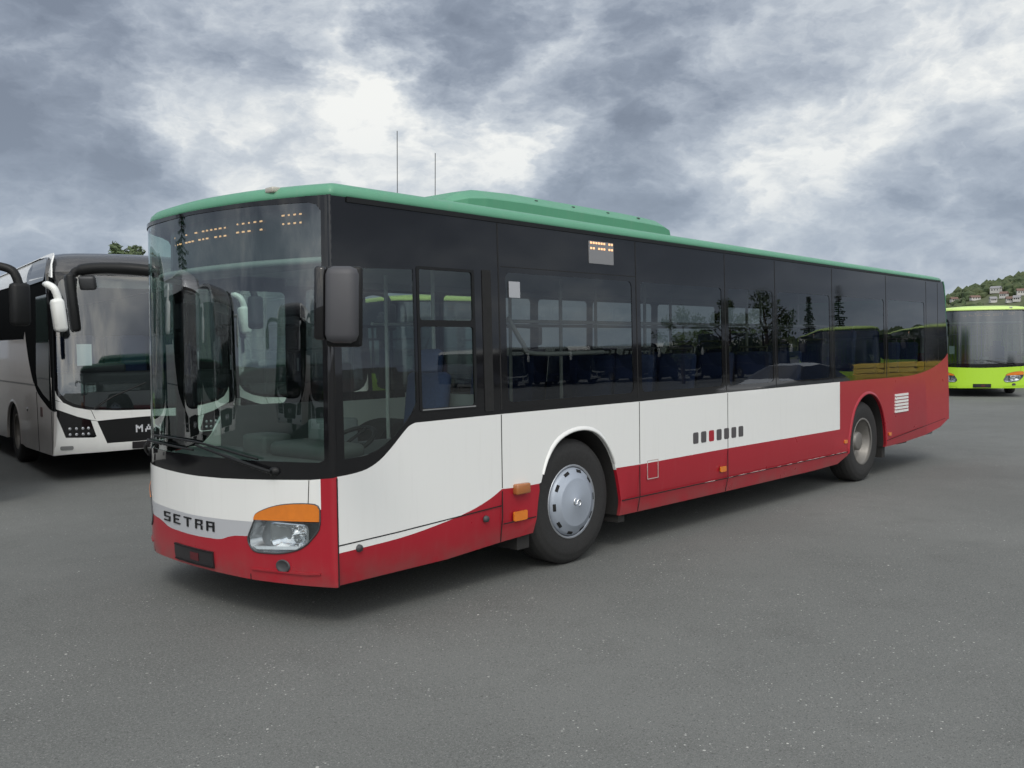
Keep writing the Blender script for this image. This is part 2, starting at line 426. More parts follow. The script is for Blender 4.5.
BELT = [(.53, .981), (.646, .987), (.768, 1.006), (.877, 1.053), (.98, 1.129), (1.078, 1.215), (1.135, 1.258), (1.19, 1.276)]
BELT = smooth_line(BELT, 3)+[(2.048, 1.282), (3.82, 1.284), (5.355, 1.295), (8.03, 1.304), (8.95, 1.304), (9.98, 1.300)]
BELTR = smooth_line([(9.98, 1.300), (10.5, 1.312), (10.94, 1.348), (11.3, 1.40), (11.57, 1.462), (11.80, 1.535), (11.92, 1.60)], 3)
REARX = [(.612, 11.985), (.9, 11.98), (1.6, 11.925), (2.0, 11.88), (2.4, 11.85), (2.6, 11.795), (2.67, 11.745)]
def rx(z): return float(np.interp(z, [q[0] for q in REARX], [q[1] for q in REARX]))
ARCH1 = smooth_line([(2.405, .337), (2.425, .45), (2.465, .664), (2.56, .889), (2.715, 1.035), (2.95, 1.092), (3.185, 1.055), (3.36, .914), (3.468, .716), (3.534, .449), (3.546, .309)], 4)
ARCH2 = smooth_line([(8.285, .393), (8.30, .50), (8.34, .66), (8.46, .92), (8.66, 1.07), (8.90, 1.118), (9.14, 1.065), (9.32, .92), (9.43, .72), (9.475, .50), (9.486, .388)], 4)
WB = [(.53, .498), (1.035, .516), (1.40, .556), (1.70, .606), (1.906, .666), (2.037, .724)]
WB = smooth_line(WB, 4)

def wheel(parent, x, y, side, dual=False, rad=.498, rimonly=False):
    w = empty('wheel', (x, y, rad)); w.parent = parent
    if side > 0: w.rotation_euler = (0, 0, math.pi)
    w.rotation_euler[1] = random.uniform(0, 6)
    t = MB(); W_ = .28
    t.lathe([(.285, .012), (.33, .0), (.40, -.004), (.425, .0), (.43, .003), (.455, .006), (.478, .02), (.492, .045), (.498, .05), (.498, W_-.04), (.48, W_-.01), (.33, W_), (.285, W_-.02)], 72)
    for yy in (.10, .14, .18): t.lathe([(.4982, yy), (.4995, yy+.004), (.4995, yy+.026), (.4982, yy+.03)], 72)
    t.build('tyre', RUBBER, w)
    r_ = MB()
    if dual or rimonly:
        r_.lathe([(.272, .012), (.292, .004), (.296, .016), (.283, .028), (.262, .045), (.255, .17), (.235, .185), (.21, .19), (.19, .19), (.13, .185), (.12, .15), (.115, .06), (.09, .05), (.0, .05)], 56)
        for k in range(10):
            a = 2*math.pi*k/10; M = Matrix.Translation((.165*math.cos(a), .165, .165*math.sin(a)))
            r_.lathe([(.0, 0), (.018, 0), (.018, .03)], 8, M=M)
        r_.build('rim', STEEL, w)
    else:
        r_.lathe([(.278, .012), (.292, .002), (.297, .012), (.285, .03), (.27, .04), (.0, .07)], 56)
        r_.build('rim', mat('rim_grey', (.42, .44, .47), .3, metal=.6), w)
        h = MB(); h.lathe([(.272, .022), (.268, .004), (.248, -.018), (.205, -.030), (.196, -.040), (.185, -.043), (.05, -.046), (.045, -.049), (.0, -.049)], 64)
        h.build('hubcap', HUB, w)
        sme = None
        for k in range(10):
            if sme is None:
                sl_ = MB(); sl_.box((-.029, -.003, -.013), (.029, .003, .013), M=Matrix.Translation((0, -.0175, .246)) @ Matrix.Rotation(R(-32), 4, 'X'), bev=.0028); so2 = sl_.build('hubcap_slot', DARK, w); sme = so2.data
            else:
                so2 = bpy.data.objects.new('hubcap_slot', sme); COL.objects.link(so2); so2.parent = w
            so2.rotation_euler = (0, 2*math.pi*(k+.3)/10, 0)
        s_ = MB(); s_.lathe([(.034, -.0505), (.039, -.052), (.044, -.0505)], 24)
        s_ = MB(); arc = [(.026*math.cos(R(t_)), -.051, .020+.022*math.sin(R(t_))) for t_ in range(20, 271, 25)]+[(.026*math.cos(R(t_)), -.051, -.022+.022*math.sin(R(t_))) for t_ in range(70, -161, -25)]
        s_.tube(arc, .006, 6)
        s_.build('hubcap_emblem', CHROME, w)
    return w

def seat_mb():
    s = MB()
    s.box((-.02, -.43, .40), (.42, -.02, .50), 0, bev=.03); s.box((-.02, .02, .40), (.42, .43, .50), 0, bev=.03)
    for y in (-.43, .02):
        M = Matrix.Translation((.40, 0, .48)) @ Matrix.Rotation(R(9), 4, 'Y')
        s.box((-.03, y, 0), (.05, y+.41, .68), 0, M=M, bev=.035)
        s.tube([(.52+.0, y+.06, 1.14), (.54, y+.06, 1.20), (.54, y+.35, 1.20), (.52, y+.35, 1.14)], .014, 6, 1)
    s.box((.10, -.06, 0), (.30, .06, .40), 1, bev=.01)
    return s

def city_bus(name, loc, P, interior=True):
    """full-size low-entry bus; front faces -x, near side is y=0"""
    root = empty(name, loc)
    o_ = []
    # ---- sides
    for mp, near in ((lmap, True), (rmap, False)):
        lo = [(2.03, .321), (1.49, .288), (.53, .284)]
        # white panels
        wp = MB()
        top = [q for q in BELT if q[0] <= 8.03]
        white = WB+[(2.237, .715), (2.46, .715)]+[q for q in ARCH1 if .715 < q[1] and q[0] < 3.5]+[(3.468, .732), (3.85, .728), (5.36, .735), (8.03, .729)]+top[::-1]
        region(wp, white, mp, .03, step=.25); wp.build('side_panel', P['upper'], root)
        rp = MB()
        a1 = [q for q in ARCH1 if q[1] <= .715 and q[0] < 2.9]; a1r = [q for q in ARCH1 if q[1] <= .735 and q[0] > 2.9]
        # red skirt, front part
        region(rp, [(.53, .284), (1.49, .288), (2.03, .321)]+a1+[(2.46, .715), (2.237, .715)]+WB[::-1], mp, .03, step=.25)
        region(rp, [(3.546, .309), (3.82, .306), (5.5, .298), (7.4, .295), (8.03, .308)]+[(8.03, .729), (5.36, .735), (3.85, .728), (3.468, .732)]+a1r, mp, .03, step=.25)
        rp.build('skirt_panel', P['lower'], root)
        tp = MB()
        rear = [(8.03, .308)]+ARCH2+[(10.17, .398), (10.95, .434), (11.58, .504), (11.975, .612), (11.972, .9), (11.918, 1.585)]+BELTR[-2::-1]+[(8.95, 1.304), (8.03, 1.304)]
        region(tp, rear, mp, .03, step=.25); tp.build('rear_side_panel', P['lower'], root)
        # wheel-arch lips
        for A, pr, mt in ((ARCH1, .016, P['upper']), (ARCH2, .016, P['lower'])):
            l = MB(); cx = sum(q[0] for q in A)/len(A); cz = .55
            pth = [q for q in A if q[1] > (.735 if A is ARCH1 else .40)]
            zlo = min(q[1] for q in pth); off = lambda q, k: (q[0]+(q[0]-cx)*k*min(1., .25+(q[1]-zlo)*3.5), q[1]+(q[1]-cz)*k*min(1., .25+(q[1]-zlo)*3.5))
            secs = [(0., .02), (0., -.014), (.020, -.0115), (.042, -.007), (.062, .001)]
            vs = [mp(*off(q, k), d) for q in pth for k, d in secs]; n = len(secs)
            l.add(vs, [(i*n+j, i*n+j+1, (i+1)*n+j+1, (i+1)*n+j) for i in range(len(pth)-1) for j in range(n-1)], 0, True)
            l.build('wheel_arch_lip', mt, root)
            # wheel well
            wl = MB(); wv = [mp(q[0], q[1], d) for q in A for d in (.028, .47)]
            wl.add(wv, [(2*i, 2*i+1, 2*i+3, 2*i+2) for i in range(len(A)-1)], 0, True)
            ctr = len(A)//2
            wl.add([mp(q[0], q[1], .47) for q in A], [list(range(len(A)))])
            wl.build('wheel_well', UNDER, root)
        # ---- glazed band with openings
        wins = [(2.12, 3.74), (3.87, 5.27), (5.40, 6.34), (6.45, 7.77), (7.91, 9.44), (9.58, 10.94)]
        band = [q for q in BELT]+BELTR[1:-1]+[(11.915, 1.60), (11.87, 2.0), (11.84, 2.4), (11.787, 2.6), (11.737, 2.661)]+[(x, ZB(x)) for x in (9., 6., 3., .53)]
        if near:
            drv = smooth_line([(.59, 1.085), (.78, 1.098), (.93, 1.15), (1.06, 1.245), (1.16, 1.335), (1.205, 1.41)], 3)+[(1.205, 2.31), (.59, 2.29)]
            sash = [rrect(1.255, 1.365, 1.765, 1.925, .02), rrect(1.255, 1.97, 1.765, 2.315, .02)]
            holes = [(drv, 'driver_window', DRVG)]+[(q, 'sliding_window', DRVG) for q in sash]
        else:
            holes = [(rrect(.70, 1.10, 1.25, 2.30, .05), 'door_window', DRVG), (rrect(1.30, 1.30, 1.90, 2.30, .05), 'door_window', DRVG)]
        holes += [(rrect(a, 1.365, b, 2.335, .05), 'side_window', SIDEG) for a, b in wins]
        bb = MB(); region(bb, band, mp, .012, [h for h, _, _ in holes], step=.3); bb.build('window_band', BLACKG, root)
        for h, nm, mt in holes:
            p_ = MB(); vs = [mp(x, z, .004) for x, z in h]; f = list(range(len(h)))
            if near: f = f if True else f
            p_.add(vs, [f if near else f[::-1]]); p_.build(nm, mt, root)
        # seams
        sm = MB()
        def strip(x0, z0, x1, z1, w=.004, pr=.0012):
            if abs(x1-x0) < abs(z1-z0): q = [(x0-w, z0), (x0+w, z0), (x1+w, z1), (x1-w, z1)]
            else: q = [(x0, z0-w), (x1, z1-w), (x1, z1+w), (x0, z0+w)]
            region(sm, q, mp, .003, step=.2, smooth=False)
        def mp_(f): return lambda x, z, d: f(x, z, d-.0015)
        keep = mp; mp2 = mp_(mp); mp = mp2
        for x, z0, z1 in ((2.04, .325, .708), (2.04, .73, 1.278), (3.82, .31, .72), (3.82, .735, 1.28), (5.355, .30, .73), (5.355, .74, 1.29)): strip(x, z0, x, z1)
        strip(.53, .545, 1.0, .5575); strip(1.0, .5575, 2.03, .60); strip(2.05, .46, 2.42, .463); strip(3.55, .4405, 8.27, .4335, .005)
        strip(9.5, .47, 11.8, .62, .003)
        for x in (2.045, 3.805, 5.335, 6.395, 7.84, 9.51, 11.015, 11.50): strip(x, 1.315 if x < 9.9 else 1.47, x, ZB(x)-.035, .006)
        strip(2.07, 2.375, 3.79, 2.378, .003)
        sm.build('panel_seam', DARK, root)
        mp = keep
        # rain gutter under the roof edge
        gu = MB(); region(gu, [(.66, ZB(.66)-.030), (11.6, ZB(11.6)-.018), (11.6, ZB(11.6)+.004), (.66, ZB(.66)+.004)], lambda x, z, d: mp(x, z, d-.010), .009, step=.5, smooth=False)
        gu.build('rain_gutter', BLACKP, root)
        if near:
            fr = MB()      # black frame of the driver's sliding window and the air gap post behind it
            region(fr, rrect(1.232, 1.345, 1.788, 2.335, .02), lambda x, z, d: mp(x, z, d-.004), .0045, [rrect(1.255, 1.365, 1.765, 1.925, .02), rrect(1.255, 1.97, 1.765, 2.315, .02)])
            fr.build('window_frame', BLACKP, root)
            po = MB(); po.box((1.865, .004, 1.32), (1.955, .028, 2.34)); 
            po2 = MB(); region(po2, rrect(1.868, 1.31, 1.958, 2.34, .01), lambda x, z, d: mp(x, z, d-.006), .006); po2.build('window_post', DARK, root)
            # handrail bright line under the sliding glass
            hl = MB(); region(hl, rrect(1.255, 1.353, 1.77, 1.361, .002), lambda x, z, d: mp(x, z, d-.0062), .003); hl.build('sill_trim', MGREY, root)
    # ---- front face pieces
    bw = sym([(0., .981), (.011, .975), (.16, .958), (.46, .944), (.92, .925), (1.2, .92)])
    bwp = P2(bw)
    wsc = sym([(.062, 1.085), (.10, 1.068), (.5, 1.062), (1.2, 1.058)])
    wtop = sym([(.062, 2.64), (.09, 2.68), (.16, 2.698), (.6, 2.708), (1.2, 2.712)])
    hole = P2(wsc)+P2(wtop)[::-1]
    su = MB(); region(su, bwp+[(y2s(BW-k*BW/12), 2.737) for k in range(13)], fmap, .02, [hole], step=.06, grid=.06, cols=COLS); su.build('windscreen_surround', BLACKG, root)
    ws2 = MB(); ng = 60; zs = [1.058+k*(2.712-1.058)/16 for k in range(17)]
    s0, s1 = y2s(.062), y2s(BW-.062); vs = []
    for z in zs:
        for k in range(ng+1): vs.append(fmap(s0+(s1-s0)*k/ng, z, .007))
    ws2.add(vs, [(i*(ng+1)+k, (i+1)*(ng+1)+k, (i+1)*(ng+1)+k+1, i*(ng+1)+k+1) for i in range(16) for k in range(ng)], 0, True)
    ws2.build('windscreen', WSG, root)
    hl = smooth_line([(.097, .769), (.132, .803), (.288, .798), (.43, .775), (.555, .731), (.60, .70), (.612, .66), (.655, .58), (.668, .545), (.655, .505), (.606, .468), (.5, .466), (.398, .473), (.31, .492), (.246, .514), (.19, .55), (.152, .589), (.118, .63), (.099, .674), (.097, .769)], 3)[:-1]
    near_ = lambda p_: min(range(len(hl)), key=lambda k: math.dist(hl[k], p_))
    iA, iB = near_((.612, .66)), near_((.655, .58))
    hl[iA] = (.612, .66); hl[iB] = (.655, .58); hl[0] = (.097, .769)
    wl = sym([(.66, .655), (.94, .648), (1.2, .643)])
    # white mask
    wpoly = [(.09, .966), (.16, .958), (.46, .944), (.92, .925), (1.2, .92)]
    lowf = [(.09, .775)]+hl[:iA+1]+[(.94, .648), (1.2, .643)]
    m_ = MB(); region(m_, P2(sym(lowf))+P2(sym(wpoly))[::-1], fmap, .02, step=.05, grid=.06); m_.build('front_mask', P['upper'], root)
    sb = [(.655, .58), (.66, .561), (.80, .55), (.87, .535), (.93, .515), (.99, .506), (1.2, .501)]
    su_ = hl[iB:iA-1:-1][1:]+[(.94, .648), (1.2, .643)]
    s_ = MB(); region(s_, P2(sym(sb))+P2(sym(su_))[::-1], fmap, .02, step=.05, grid=.06); s_.build('trim_strip', P['strip'], root)
    bt = [(0., .981), (.011, .975), (.09, .966), (.09, .775), (.097, .769)]+hl[:iB-1:-1]+sb[1:]
    bb = sym([(0., .284), (.1, .281), (.3, .277), (.7, .274), (1.2, .280)])
    b_ = MB(); region(b_, P2(bb)+P2(sym(bt))[::-1], fmap, .025, step=.05, grid=.06, cols=COLS); b_.build('bumper', P['lower'], root)
    for fy in (lambda y: y, lambda y: BW-y):
        lp = MB(); region(lp, P2([(fy(y), z) for y, z in [(.10, .372), (.2, .362), (.64, .352), (.64, .344), (.2, .350), (.10, .36)]]), lambda s, z, d: fmap(s, z, d-.010), .012, step=.05); lp.build('bumper_lip', P['lower'], root)
    for y in (.66, BW-.66):
        fs = MB(); region(fs, P2([(y-.004, .275), (y+.004, .275), (y+.004, .555), (y-.004, .555)]), lambda s, z, d: fmap(s, z, d-.0015), .004); fs.build('panel_seam', DARK, root)
    for y in (.178, BW-.178):
        fs = MB(); region(fs, P2([(y-.002, .805), (y+.003, .805), (y-.006, .955), (y-.011, .955)]), lambda s, z, d: fmap(s, z, d-.0015), .004); fs.build('panel_seam', DARK, root)
    sm2 = MB(); sm2.box((.524, -.002, .285), (.532, .02, .972)); sm2.build('panel_seam', DARK, root)
    for mir in (False, True):
        fy = (lambda y: BW-y) if mir else (lambda y: y)
        if mir: pass
        h = empty('headlight', (0, 0, 0)); h.parent = root
        # bowl, lens, indicator
        bo = MB(); o2 = P2([(fy(y), z) for y, z in hl]); cen = P2([(fy(.33), .60)])[0]
        ring1 = [fmap(s, z, .002) for s, z in o2]; ring2 = [fmap(cen[0]+(s-cen[0])*.86, cen[1]+(z-cen[1])*.86, .075) for s, z in o2]
        n = len(o2); bo.add(ring1+ring2, [(i, (i+1) % n, n+(i+1) % n, n+i) for i in range(n)], 0, True); bo.add(ring2, [list(range(n))])
        bo.build('lamp_housing', mat('lamp_housing_grey', (.50, .51, .52), .22, metal=.7), h)
        rf = MB(); bx = rrect(.20, .515, .47, .662, .03)
        for ring_, (k0, d0, k1, d1) in enumerate(((1.10, .010, 1., .008), (1., .008, .72, .040), (.72, .040, .36, .058), (.36, .058, .05, .062))):
            cyy, czz = .335, .588; q0 = [fm(fy(cyy+(y-cyy)*k0), czz+(z-czz)*k0, d0) for y, z in bx]; q1 = [fm(fy(cyy+(y-cyy)*k1), czz+(z-czz)*k1, d1) for y, z in bx]; nb = len(bx)
            rf.add(q0+q1, [(i, (i+1) % nb, nb+(i+1) % nb, nb+i) for i in range(nb)], 0, ring_ > 1)
        rf.tube([fm(fy(.335), .588, .06), fm(fy(.335), .588, .012)], .022, 12)
        rf.build('reflector', CHROME, h)
        dr_ = MB(); region(dr_, P2([(fy(y), z) for y, z in [(.27, .505), (.60, .480), (.63, .497), (.26, .526)]]), lambda s, z, d: fmap(s, z, d+.006), .02, step=.05); dr_.build('running_light', mat('running_light_white', (.82, .84, .85), .2, coat=.5), h)
        le = MB(); ll = [q for q in hl if q[1] < .69]
        lpoly = [(.0995, .690)]+[(y, z) for y, z in hl[:iA:-1] if z < .685]+[(.606, .668)]
        region(le, P2([(fy(y), z) for y, z in lpoly]), lambda s, z, d: fmap(s, z, d-.004), .003, step=.05, grid=.06); le.build('lens', LENS, h)
        am = MB(); apoly = [(.0995, .697)]+hl[:iA]+[(.606, .676)]
        region(am, P2([(fy(y), z) for y, z in apoly]), lambda s, z, d: fmap(s, z, d-.012), .025, step=.05, grid=.06); am.build('indicator', AMBER, h)
        ga = MB(); pts = [fm(fy(y), z, -.003) for y, z in hl]+[fm(fy(hl[0][0]), hl[0][1], -.003)]; ga.tube(pts, .006, 6); ga.build('seal', DGREY, h)
        fg = MB(); c0 = Vector(fm(fy(.378), .392, .01)); nn = (Vector(fm(fy(.378), .392, -.1))-Vector(fm(fy(.378), .392, 0.))).normalized()
        M = Matrix.Translation(c0) @ Vector((0, -1, 0)).rotation_difference(nn).to_matrix().to_4x4() @ Matrix.Diagonal((1.35, 1, 1, 1))
        fg.lathe([(.042, .0), (.042, -.016), (.036, -.020), (.030, -.012), (.0, -.013)], 24, M=M); fg.build('fog_lamp', DGREY, root)
    if P.get('text'):
        le_ = empty('lettering', (0, 0, 0)); le_.parent = root
        for k, ch in enumerate(P['text']):
            gl = MB(); glyphs(gl, ch, lambda y, z, d: fm(y, z, d-.001), 1.655-.1385*k, .553, .088, .066, .1385, .006, sx=-1); gl.build('letter', BLACKP, le_)
    pl = MB(); region(pl, P2([(1.03, .30), (1.50, .30), (1.50, .415), (1.03, .415)]), lambda s, z, d: fmap(s, z, d-.012), .012, step=.1)
    plate = pl.build('number_plate_holder', mat('plate_black', (.02, .018, .02), .35), root)
    pf = MB()
    for za, zb_ in ((.302, .309), (.406, .413)): region(pf, P2([(1.035, za), (1.495, za), (1.495, zb_), (1.035, zb_)]), lambda s, z, d: fmap(s, z, d-.018), .006, step=.1)
    pf.build('holder_rail', BLACKP, plate)
    pr_ = MB(); region(pr_, P2([(1.20, .33), (1.30, .33), (1.30, .385), (1.20, .385)]), lambda s, z, d: fmap(s, z, d-.0145), .003, step=.1); pr_.build('plate_smudge', mat('smudge_dark_red', (.09, .012, .016), .4), plate)  # dark red smudge on the plate, laid on as a thin slab
    # wipers
    for pts, bl in (([(.43, 1.00), (.80, 1.075), (1.16, 1.14)], [(.55, 1.075), (1.16, 1.155), (1.75, 1.165)]),
                    ([(2.12, 1.00), (2.0, 1.06), (1.85, 1.10)], [(2.28, 1.085), (1.85, 1.115), (1.22, 1.10)])):
        wi = MB(); wi.tube([fm(y, z, -.035) for y, z in smooth_line(pts, 5)], [.013]*6+[.009]*5, 6)
        wi.tube([fm(y, z, -.018) for y, z in smooth_line(bl, 5)], .008, 6)
        b0 = Vector(fm(*pts[0], -.02)); M = Matrix.Translation(b0) @ Matrix.Rotation(R(90), 4, 'Z')
        wi.lathe([(.0, -.01), (.028, -.008), (.03, .05)], 14, M=Matrix.Translation(b0) @ Matrix.Rotation(R(-90), 4, 'Z'))
        wi.build('wiper', BLACKP, root)
    # ---- roof
    def plan(d):
        t_ = 1-d/(BW/2); pts = []
        for k in range(0, len(_fine), 4): pts.append((_fine[k, 0]+d*.9+.02, BW/2+(_fine[k, 1]-BW/2)*t_))
        front = pts
        sideR = [(x, BW/2+BW/2*t_) for x in (1.5, 3., 5., 7., 9., 10.5, 11.5)]
        rear_ = [(11.735-d*.5, BW/2+(BW/2)*t_*c) for c in (.985, .9, .6, .2, -.2, -.6, -.9, -.985)]
        sideL = [(x, BW/2-BW/2*t_) for x in (11.5, 10.5, 9., 7., 5., 3., 1.5)]
        return front+sideR+rear_+sideL
    rf = MB(); rings = [(.03, -.004), (.026, -.002), (.022, .022), (.030, .050), (.055, .076), (.11, .096), (.28, .125), (.60, .155), (1.0, .17), (1.24, .172)]
    vs = []; n = len(plan(0))
    for d, h in rings:
        for x, y in plan(d): vs.append((x, y, ZB(x)+h*(1. if x < 2 else 1.-.028*(x-2))))
    rf.add(vs, [(i*n+k, i*n+(k+1) % n, (i+1)*n+(k+1) % n, (i+1)*n+k) for i in range(len(rings)-1) for k in range(n)], 0, True)
    rf.add(vs[-n:], [list(range(n))]); rfo = rf.build('roof', P['roof'], root)
    # AC pod
    pod = MB(); secs = []
    for x, h, w_ in ((1.98, .0, .68), (2.04, .06, .76), (2.16, .118, .82), (2.38, .155, .85), (2.85, .170, .86), (4.6, .168, .86), (5.10, .160, .86), (5.36, .150, .855), (5.47, .10, .85), (5.50, .0, .85)):
        x = 2.03+(x-1.98)*.842; z0 = ZB(x)+.163; q_ = min(1., h/.10); hw = w_
        half_ = [(hw-.012, z0-.09), (hw+.006*q_, z0+h*.42), (hw-.006, z0+h*.50), (hw-.10*q_-.01, z0+h*.92), (hw-.16*q_-.02, z0+h)]
        secs.append([(x, BW/2-a_, z_) for a_, z_ in half_]+[(x, BW/2+a_, z_) for a_, z_ in half_[::-1]])
    for i in range(len(secs)-1):
        for k in range(9): pod.add([secs[i][k], secs[i+1][k], secs[i+1][k+1], secs[i][k+1]], [(0, 1, 2, 3)], 0, False)
    pod.add(secs[0], [list(range(10))]); pod.add(secs[-1], [list(range(10))[::-1]])
    po = pod.build('air_conditioning_pod', P['roof'], root)
    for x in (3.02, 3.52, 4.03, 4.52):
        bo = MB(); zf = ZB(x)+.163+.169*.72; bo.box((x-.015, BW/2-.803, zf-.008), (x+.015, BW/2-.785, zf+.008))
        bo.build('fixing', DGREY, po)
    for x, h in ((2.17, .70), (2.60, .58)):
        an = MB(); z0 = ZB(x)+.165; an.tube([(x, 1.275, z0), (x, 1.275, z0+.10)], .014, 8); an.tube([(x, 1.275, z0+.10), (x+.012, 1.275, z0+h)], .0032, 6); an.build('antenna', BLACKP, root)
    for y in (.47, BW-.47):
        mk = MB(); c0 = fm(y, 2.79, .0); mk.box((c0[0]+.02, y-.045, 2.785), (c0[0]+.085, y+.045, 2.823), bev=.010); mk.build('marker_light', mat('marker_lens', (.42, .40, .34), .3, coat=.5), root)
    # ---- rear wall
    rw = MB(); zs = [.60, .9, 1.3, 1.6, 2.0, 2.4, 2.6, 2.668]
    ysr = [.0, .01, .04, .12, .4, 1.275, 2.15, 2.43, 2.51, 2.54, 2.55]; vs = []
    for z in zs:
        for y in ysr:
            c = (abs(y-1.275)/1.275); vs.append((rx(max(z, .612))-.008+.05*(1-c**6), y if 0.005 < y < 2.545 else (y+.0+sd(z) if y < 1 else y-sd(z)), z))
    nn = len(ysr); rw.add(vs, [(i*nn+k, i*nn+k+1, (i+1)*nn+k+1, (i+1)*nn+k) for i in range(len(zs)-1) for k in range(nn-1)], 0, True)
    rw.f, up_f = [f for f in rw.f if max(rw.v[i][2] for i in f) < 1.7], [f for f in rw.f if max(rw.v[i][2] for i in f) >= 1.7]
    ru = MB(); ru.add(rw.v, up_f, 0, True); ru.build('rear_upper_wall', P['roof'], root)
    rw.mi = [0]*len(rw.f); rw.sm = [True]*len(rw.f); rw.build('rear_wall', P['lower'], root)
    rwin = MB(); rwin.add([(rx(1.75)+.047, .35, 1.75), (rx(2.35)+.047, .35, 2.35), (rx(2.35)+.047, 2.2, 2.35), (rx(1.75)+.047, 2.2, 1.75)], [(3, 2, 1, 0)]); rwin.build('rear_window', BLACKG, root)
    for y in (.14, 2.41):
        for z in (.85, 1.02, 1.2):
            tl = MB(); M = Matrix.Translation((rx(z)-.005, y, z)) @ Matrix.Rotation(R(90), 4, 'Z'); tl.lathe([(.0, -.03), (.05, -.026), (.06, .0)], 20, M=M); tl.build('tail_light', REDL if z > 1 else AMBER, root)
    eb = MB(); eb.tube([(11.93, .02, .72), (11.99, .05, .66), (12.0, 1.275, .64), (11.99, 2.5, .66)], .02, 6); eb.build('rear_bumper_trim', BLACKP, root)
    # ---- underside
    ub = MB(); ub.box((.62, .16, .36), (2.35, BW-.16, .39)); ub.box((3.6, .16, .36), (8.2, BW-.16, .39)); ub.box((2.35, .78, .36), (3.6, BW-.78, .39)); ub.box((8.2, .78, .40), (9.55, BW-.78, .44)); ub.box((9.55, .16, .44), (11.6, BW-.16, .48))
    ub.box((2.7, .4, .40), (3.1, BW-.4, .52)); ub.box((8.6, .4, .38), (9.0, BW-.4, .56)); ub.build('underbody', UNDER, root)
    for a_, b_ in (((2.26, .06, .22), (2.40, .36, .40)), ((3.57, .06, .24), (3.66, .36, .40)), ((9.50, .06, .24), (9.60, .4, .42)), ((10.15, .1, .36), (10.5, .4, .43))):
        mf = MB(); mf.box(a_, b_); mf.build('mudflap', UNDER, root)
    # ---- wheels
    
    for w_ in (wheel(root, 2.925, .045, -1), wheel(root, 8.87, .055, -1, dual=True)): w_.scale = (1.025,)*3; w_.location.z = .498*1.025

    wheel(root, 2.89, BW-.045, 1); wheel(root, 8.80, BW-.055, 1, dual=True)
    # ---- interior shell
    fl = MB(); 
    for xa, xb, ya, za, zb_ in ((.95, 2.38, .05, .395, .42), (2.38, 3.57, .50, .395, .42), (3.57, 7.6, .05, .395, .42), (7.6, 8.26, .05, .50, .62), (8.26, 9.51, .50, .50, .62), (9.51, 11.5, .05, .50, .62)): fl.box((xa, ya, za), (xb, BW-ya, zb_))
    fl.build('floor', FLOORI, root)
    for sy in (0, 1):
        li = MB()
        for xa, xb in ((1.2, 2.36), (3.58, 8.24), (9.53, 11.4)):
            ya = .05 if sy == 0 else BW-.065; li.box((xa, ya, .42), (xb, ya+.015, 1.30))
        li.build('wall_lining', mat('lining_grey', (.13, .135, .14), .7), root)
    ce = MB(); ce.box((.75, .05, 2.42), (11.5, BW-.05, 2.45)); ce.box((1.9, .035, 2.36), (11.5, .05, 2.62)); ce.box((1.9, BW-.05, 2.36), (11.5, BW-.035, 2.62)); ce.build('ceiling_lining', INTL, root)
    da = MB(); prof = [(.42, 1.0), (.62, 1.035), (.95, 1.02), (1.12, .96), (1.12, .80), (.9, .45), (.42, .45)]
    da.add([(x+abs(y-1.275)**3*.05, y, z) for y in (.10, .8, 1.5, 2.02) for x, z in prof], [(i*7+k, i*7+(k+1) % 7, (i+1)*7+(k+1) % 7, (i+1)*7+k) for i in range(3) for k in range(7)])
    da.box((.72, .35, 1.02), (1.05, 1.05, 1.13), bev=.04); da.box((.75, 1.15, 1.0), (1.0, 1.45, 1.16), bev=.03); da.build('dashboard', mat('dash_grey', (.075, .08, .08), .6), root)
    stw = MB(); ring = []
    for k in range(25):
        a = 2*math.pi*k/24; v = Matrix.Rotation(R(-28), 4, 'Y') @ Vector((.22*math.cos(a), .22*math.sin(a), 0)); ring.append(Vector((1.13, .68, 1.10))+v)
    stw.tube(ring, .016, 8); stw.tube([(1.13, .68, 1.10), (1.0, .68, .95)], .03, 8); stw.tube([ring[0], ring[12]], .012, 6); stw.tube([ring[6], ring[18]], .012, 6); stw.build('steering_wheel', BLACKP, root)
    ds = MB(); ds.box((1.38, .45, .78), (1.85, .92, .90), bev=.04); M = Matrix.Translation((1.85, .68, .88)) @ Matrix.Rotation(R(8), 4, 'Y'); ds.box((-.05, -.22, 0), (.06, .22, .72), M=M, bev=.045); ds.box((-.04, -.12, .70), (.05, .12, .90), M=M, bev=.04); ds.box((1.5, .55, .42), (1.75, .82, .78)); ds.build('driver_seat', SEATB, root)
    pt = MB(); pt.box((2.02, .08, .42), (2.05, 1.05, 1.42)); pt.box((1.15, 1.10, .42), (2.05, 1.13, 1.05)); pt.box((1.2, 1.0, 1.05), (1.5, 1.25, 1.25), bev=.02); pt.build('cab_partition', mat('partition_grey', (.20, .21, .22), .5), root)
    db = MB()
    vsd = []
    for z in (2.36, 2.70):
        for k in range(21): vsd.append(fm(.10+k*(BW-.2)/20, z, .17))
    db.add(vsd, [(k, k+1, 22+k, 21+k) for k in range(20)]); 
    low_ = [fm(.10+k*(BW-.2)/20, 2.36, .17) for k in range(21)]+[(1.0, .10+k*(BW-.2)/20, 2.36) for k in range(21)]
    db.add(low_, [(k, k+1, 22+k, 21+k) for k in range(20)])
    disp = db.build('destination_display', mat('display_black', (.035, .037, .038), .35), root)
    ed = MB(); ed.tube([fm(.08+k*(BW-.16)/20, 2.345, .10) for k in range(21)], .022, 8); ed.build('display_shelf', mat('visor_grey', (.33, .35, .34), .5), root)
    # lit dots: two scan lines of each digit row show
    random.seed(3)
    ld = MB()
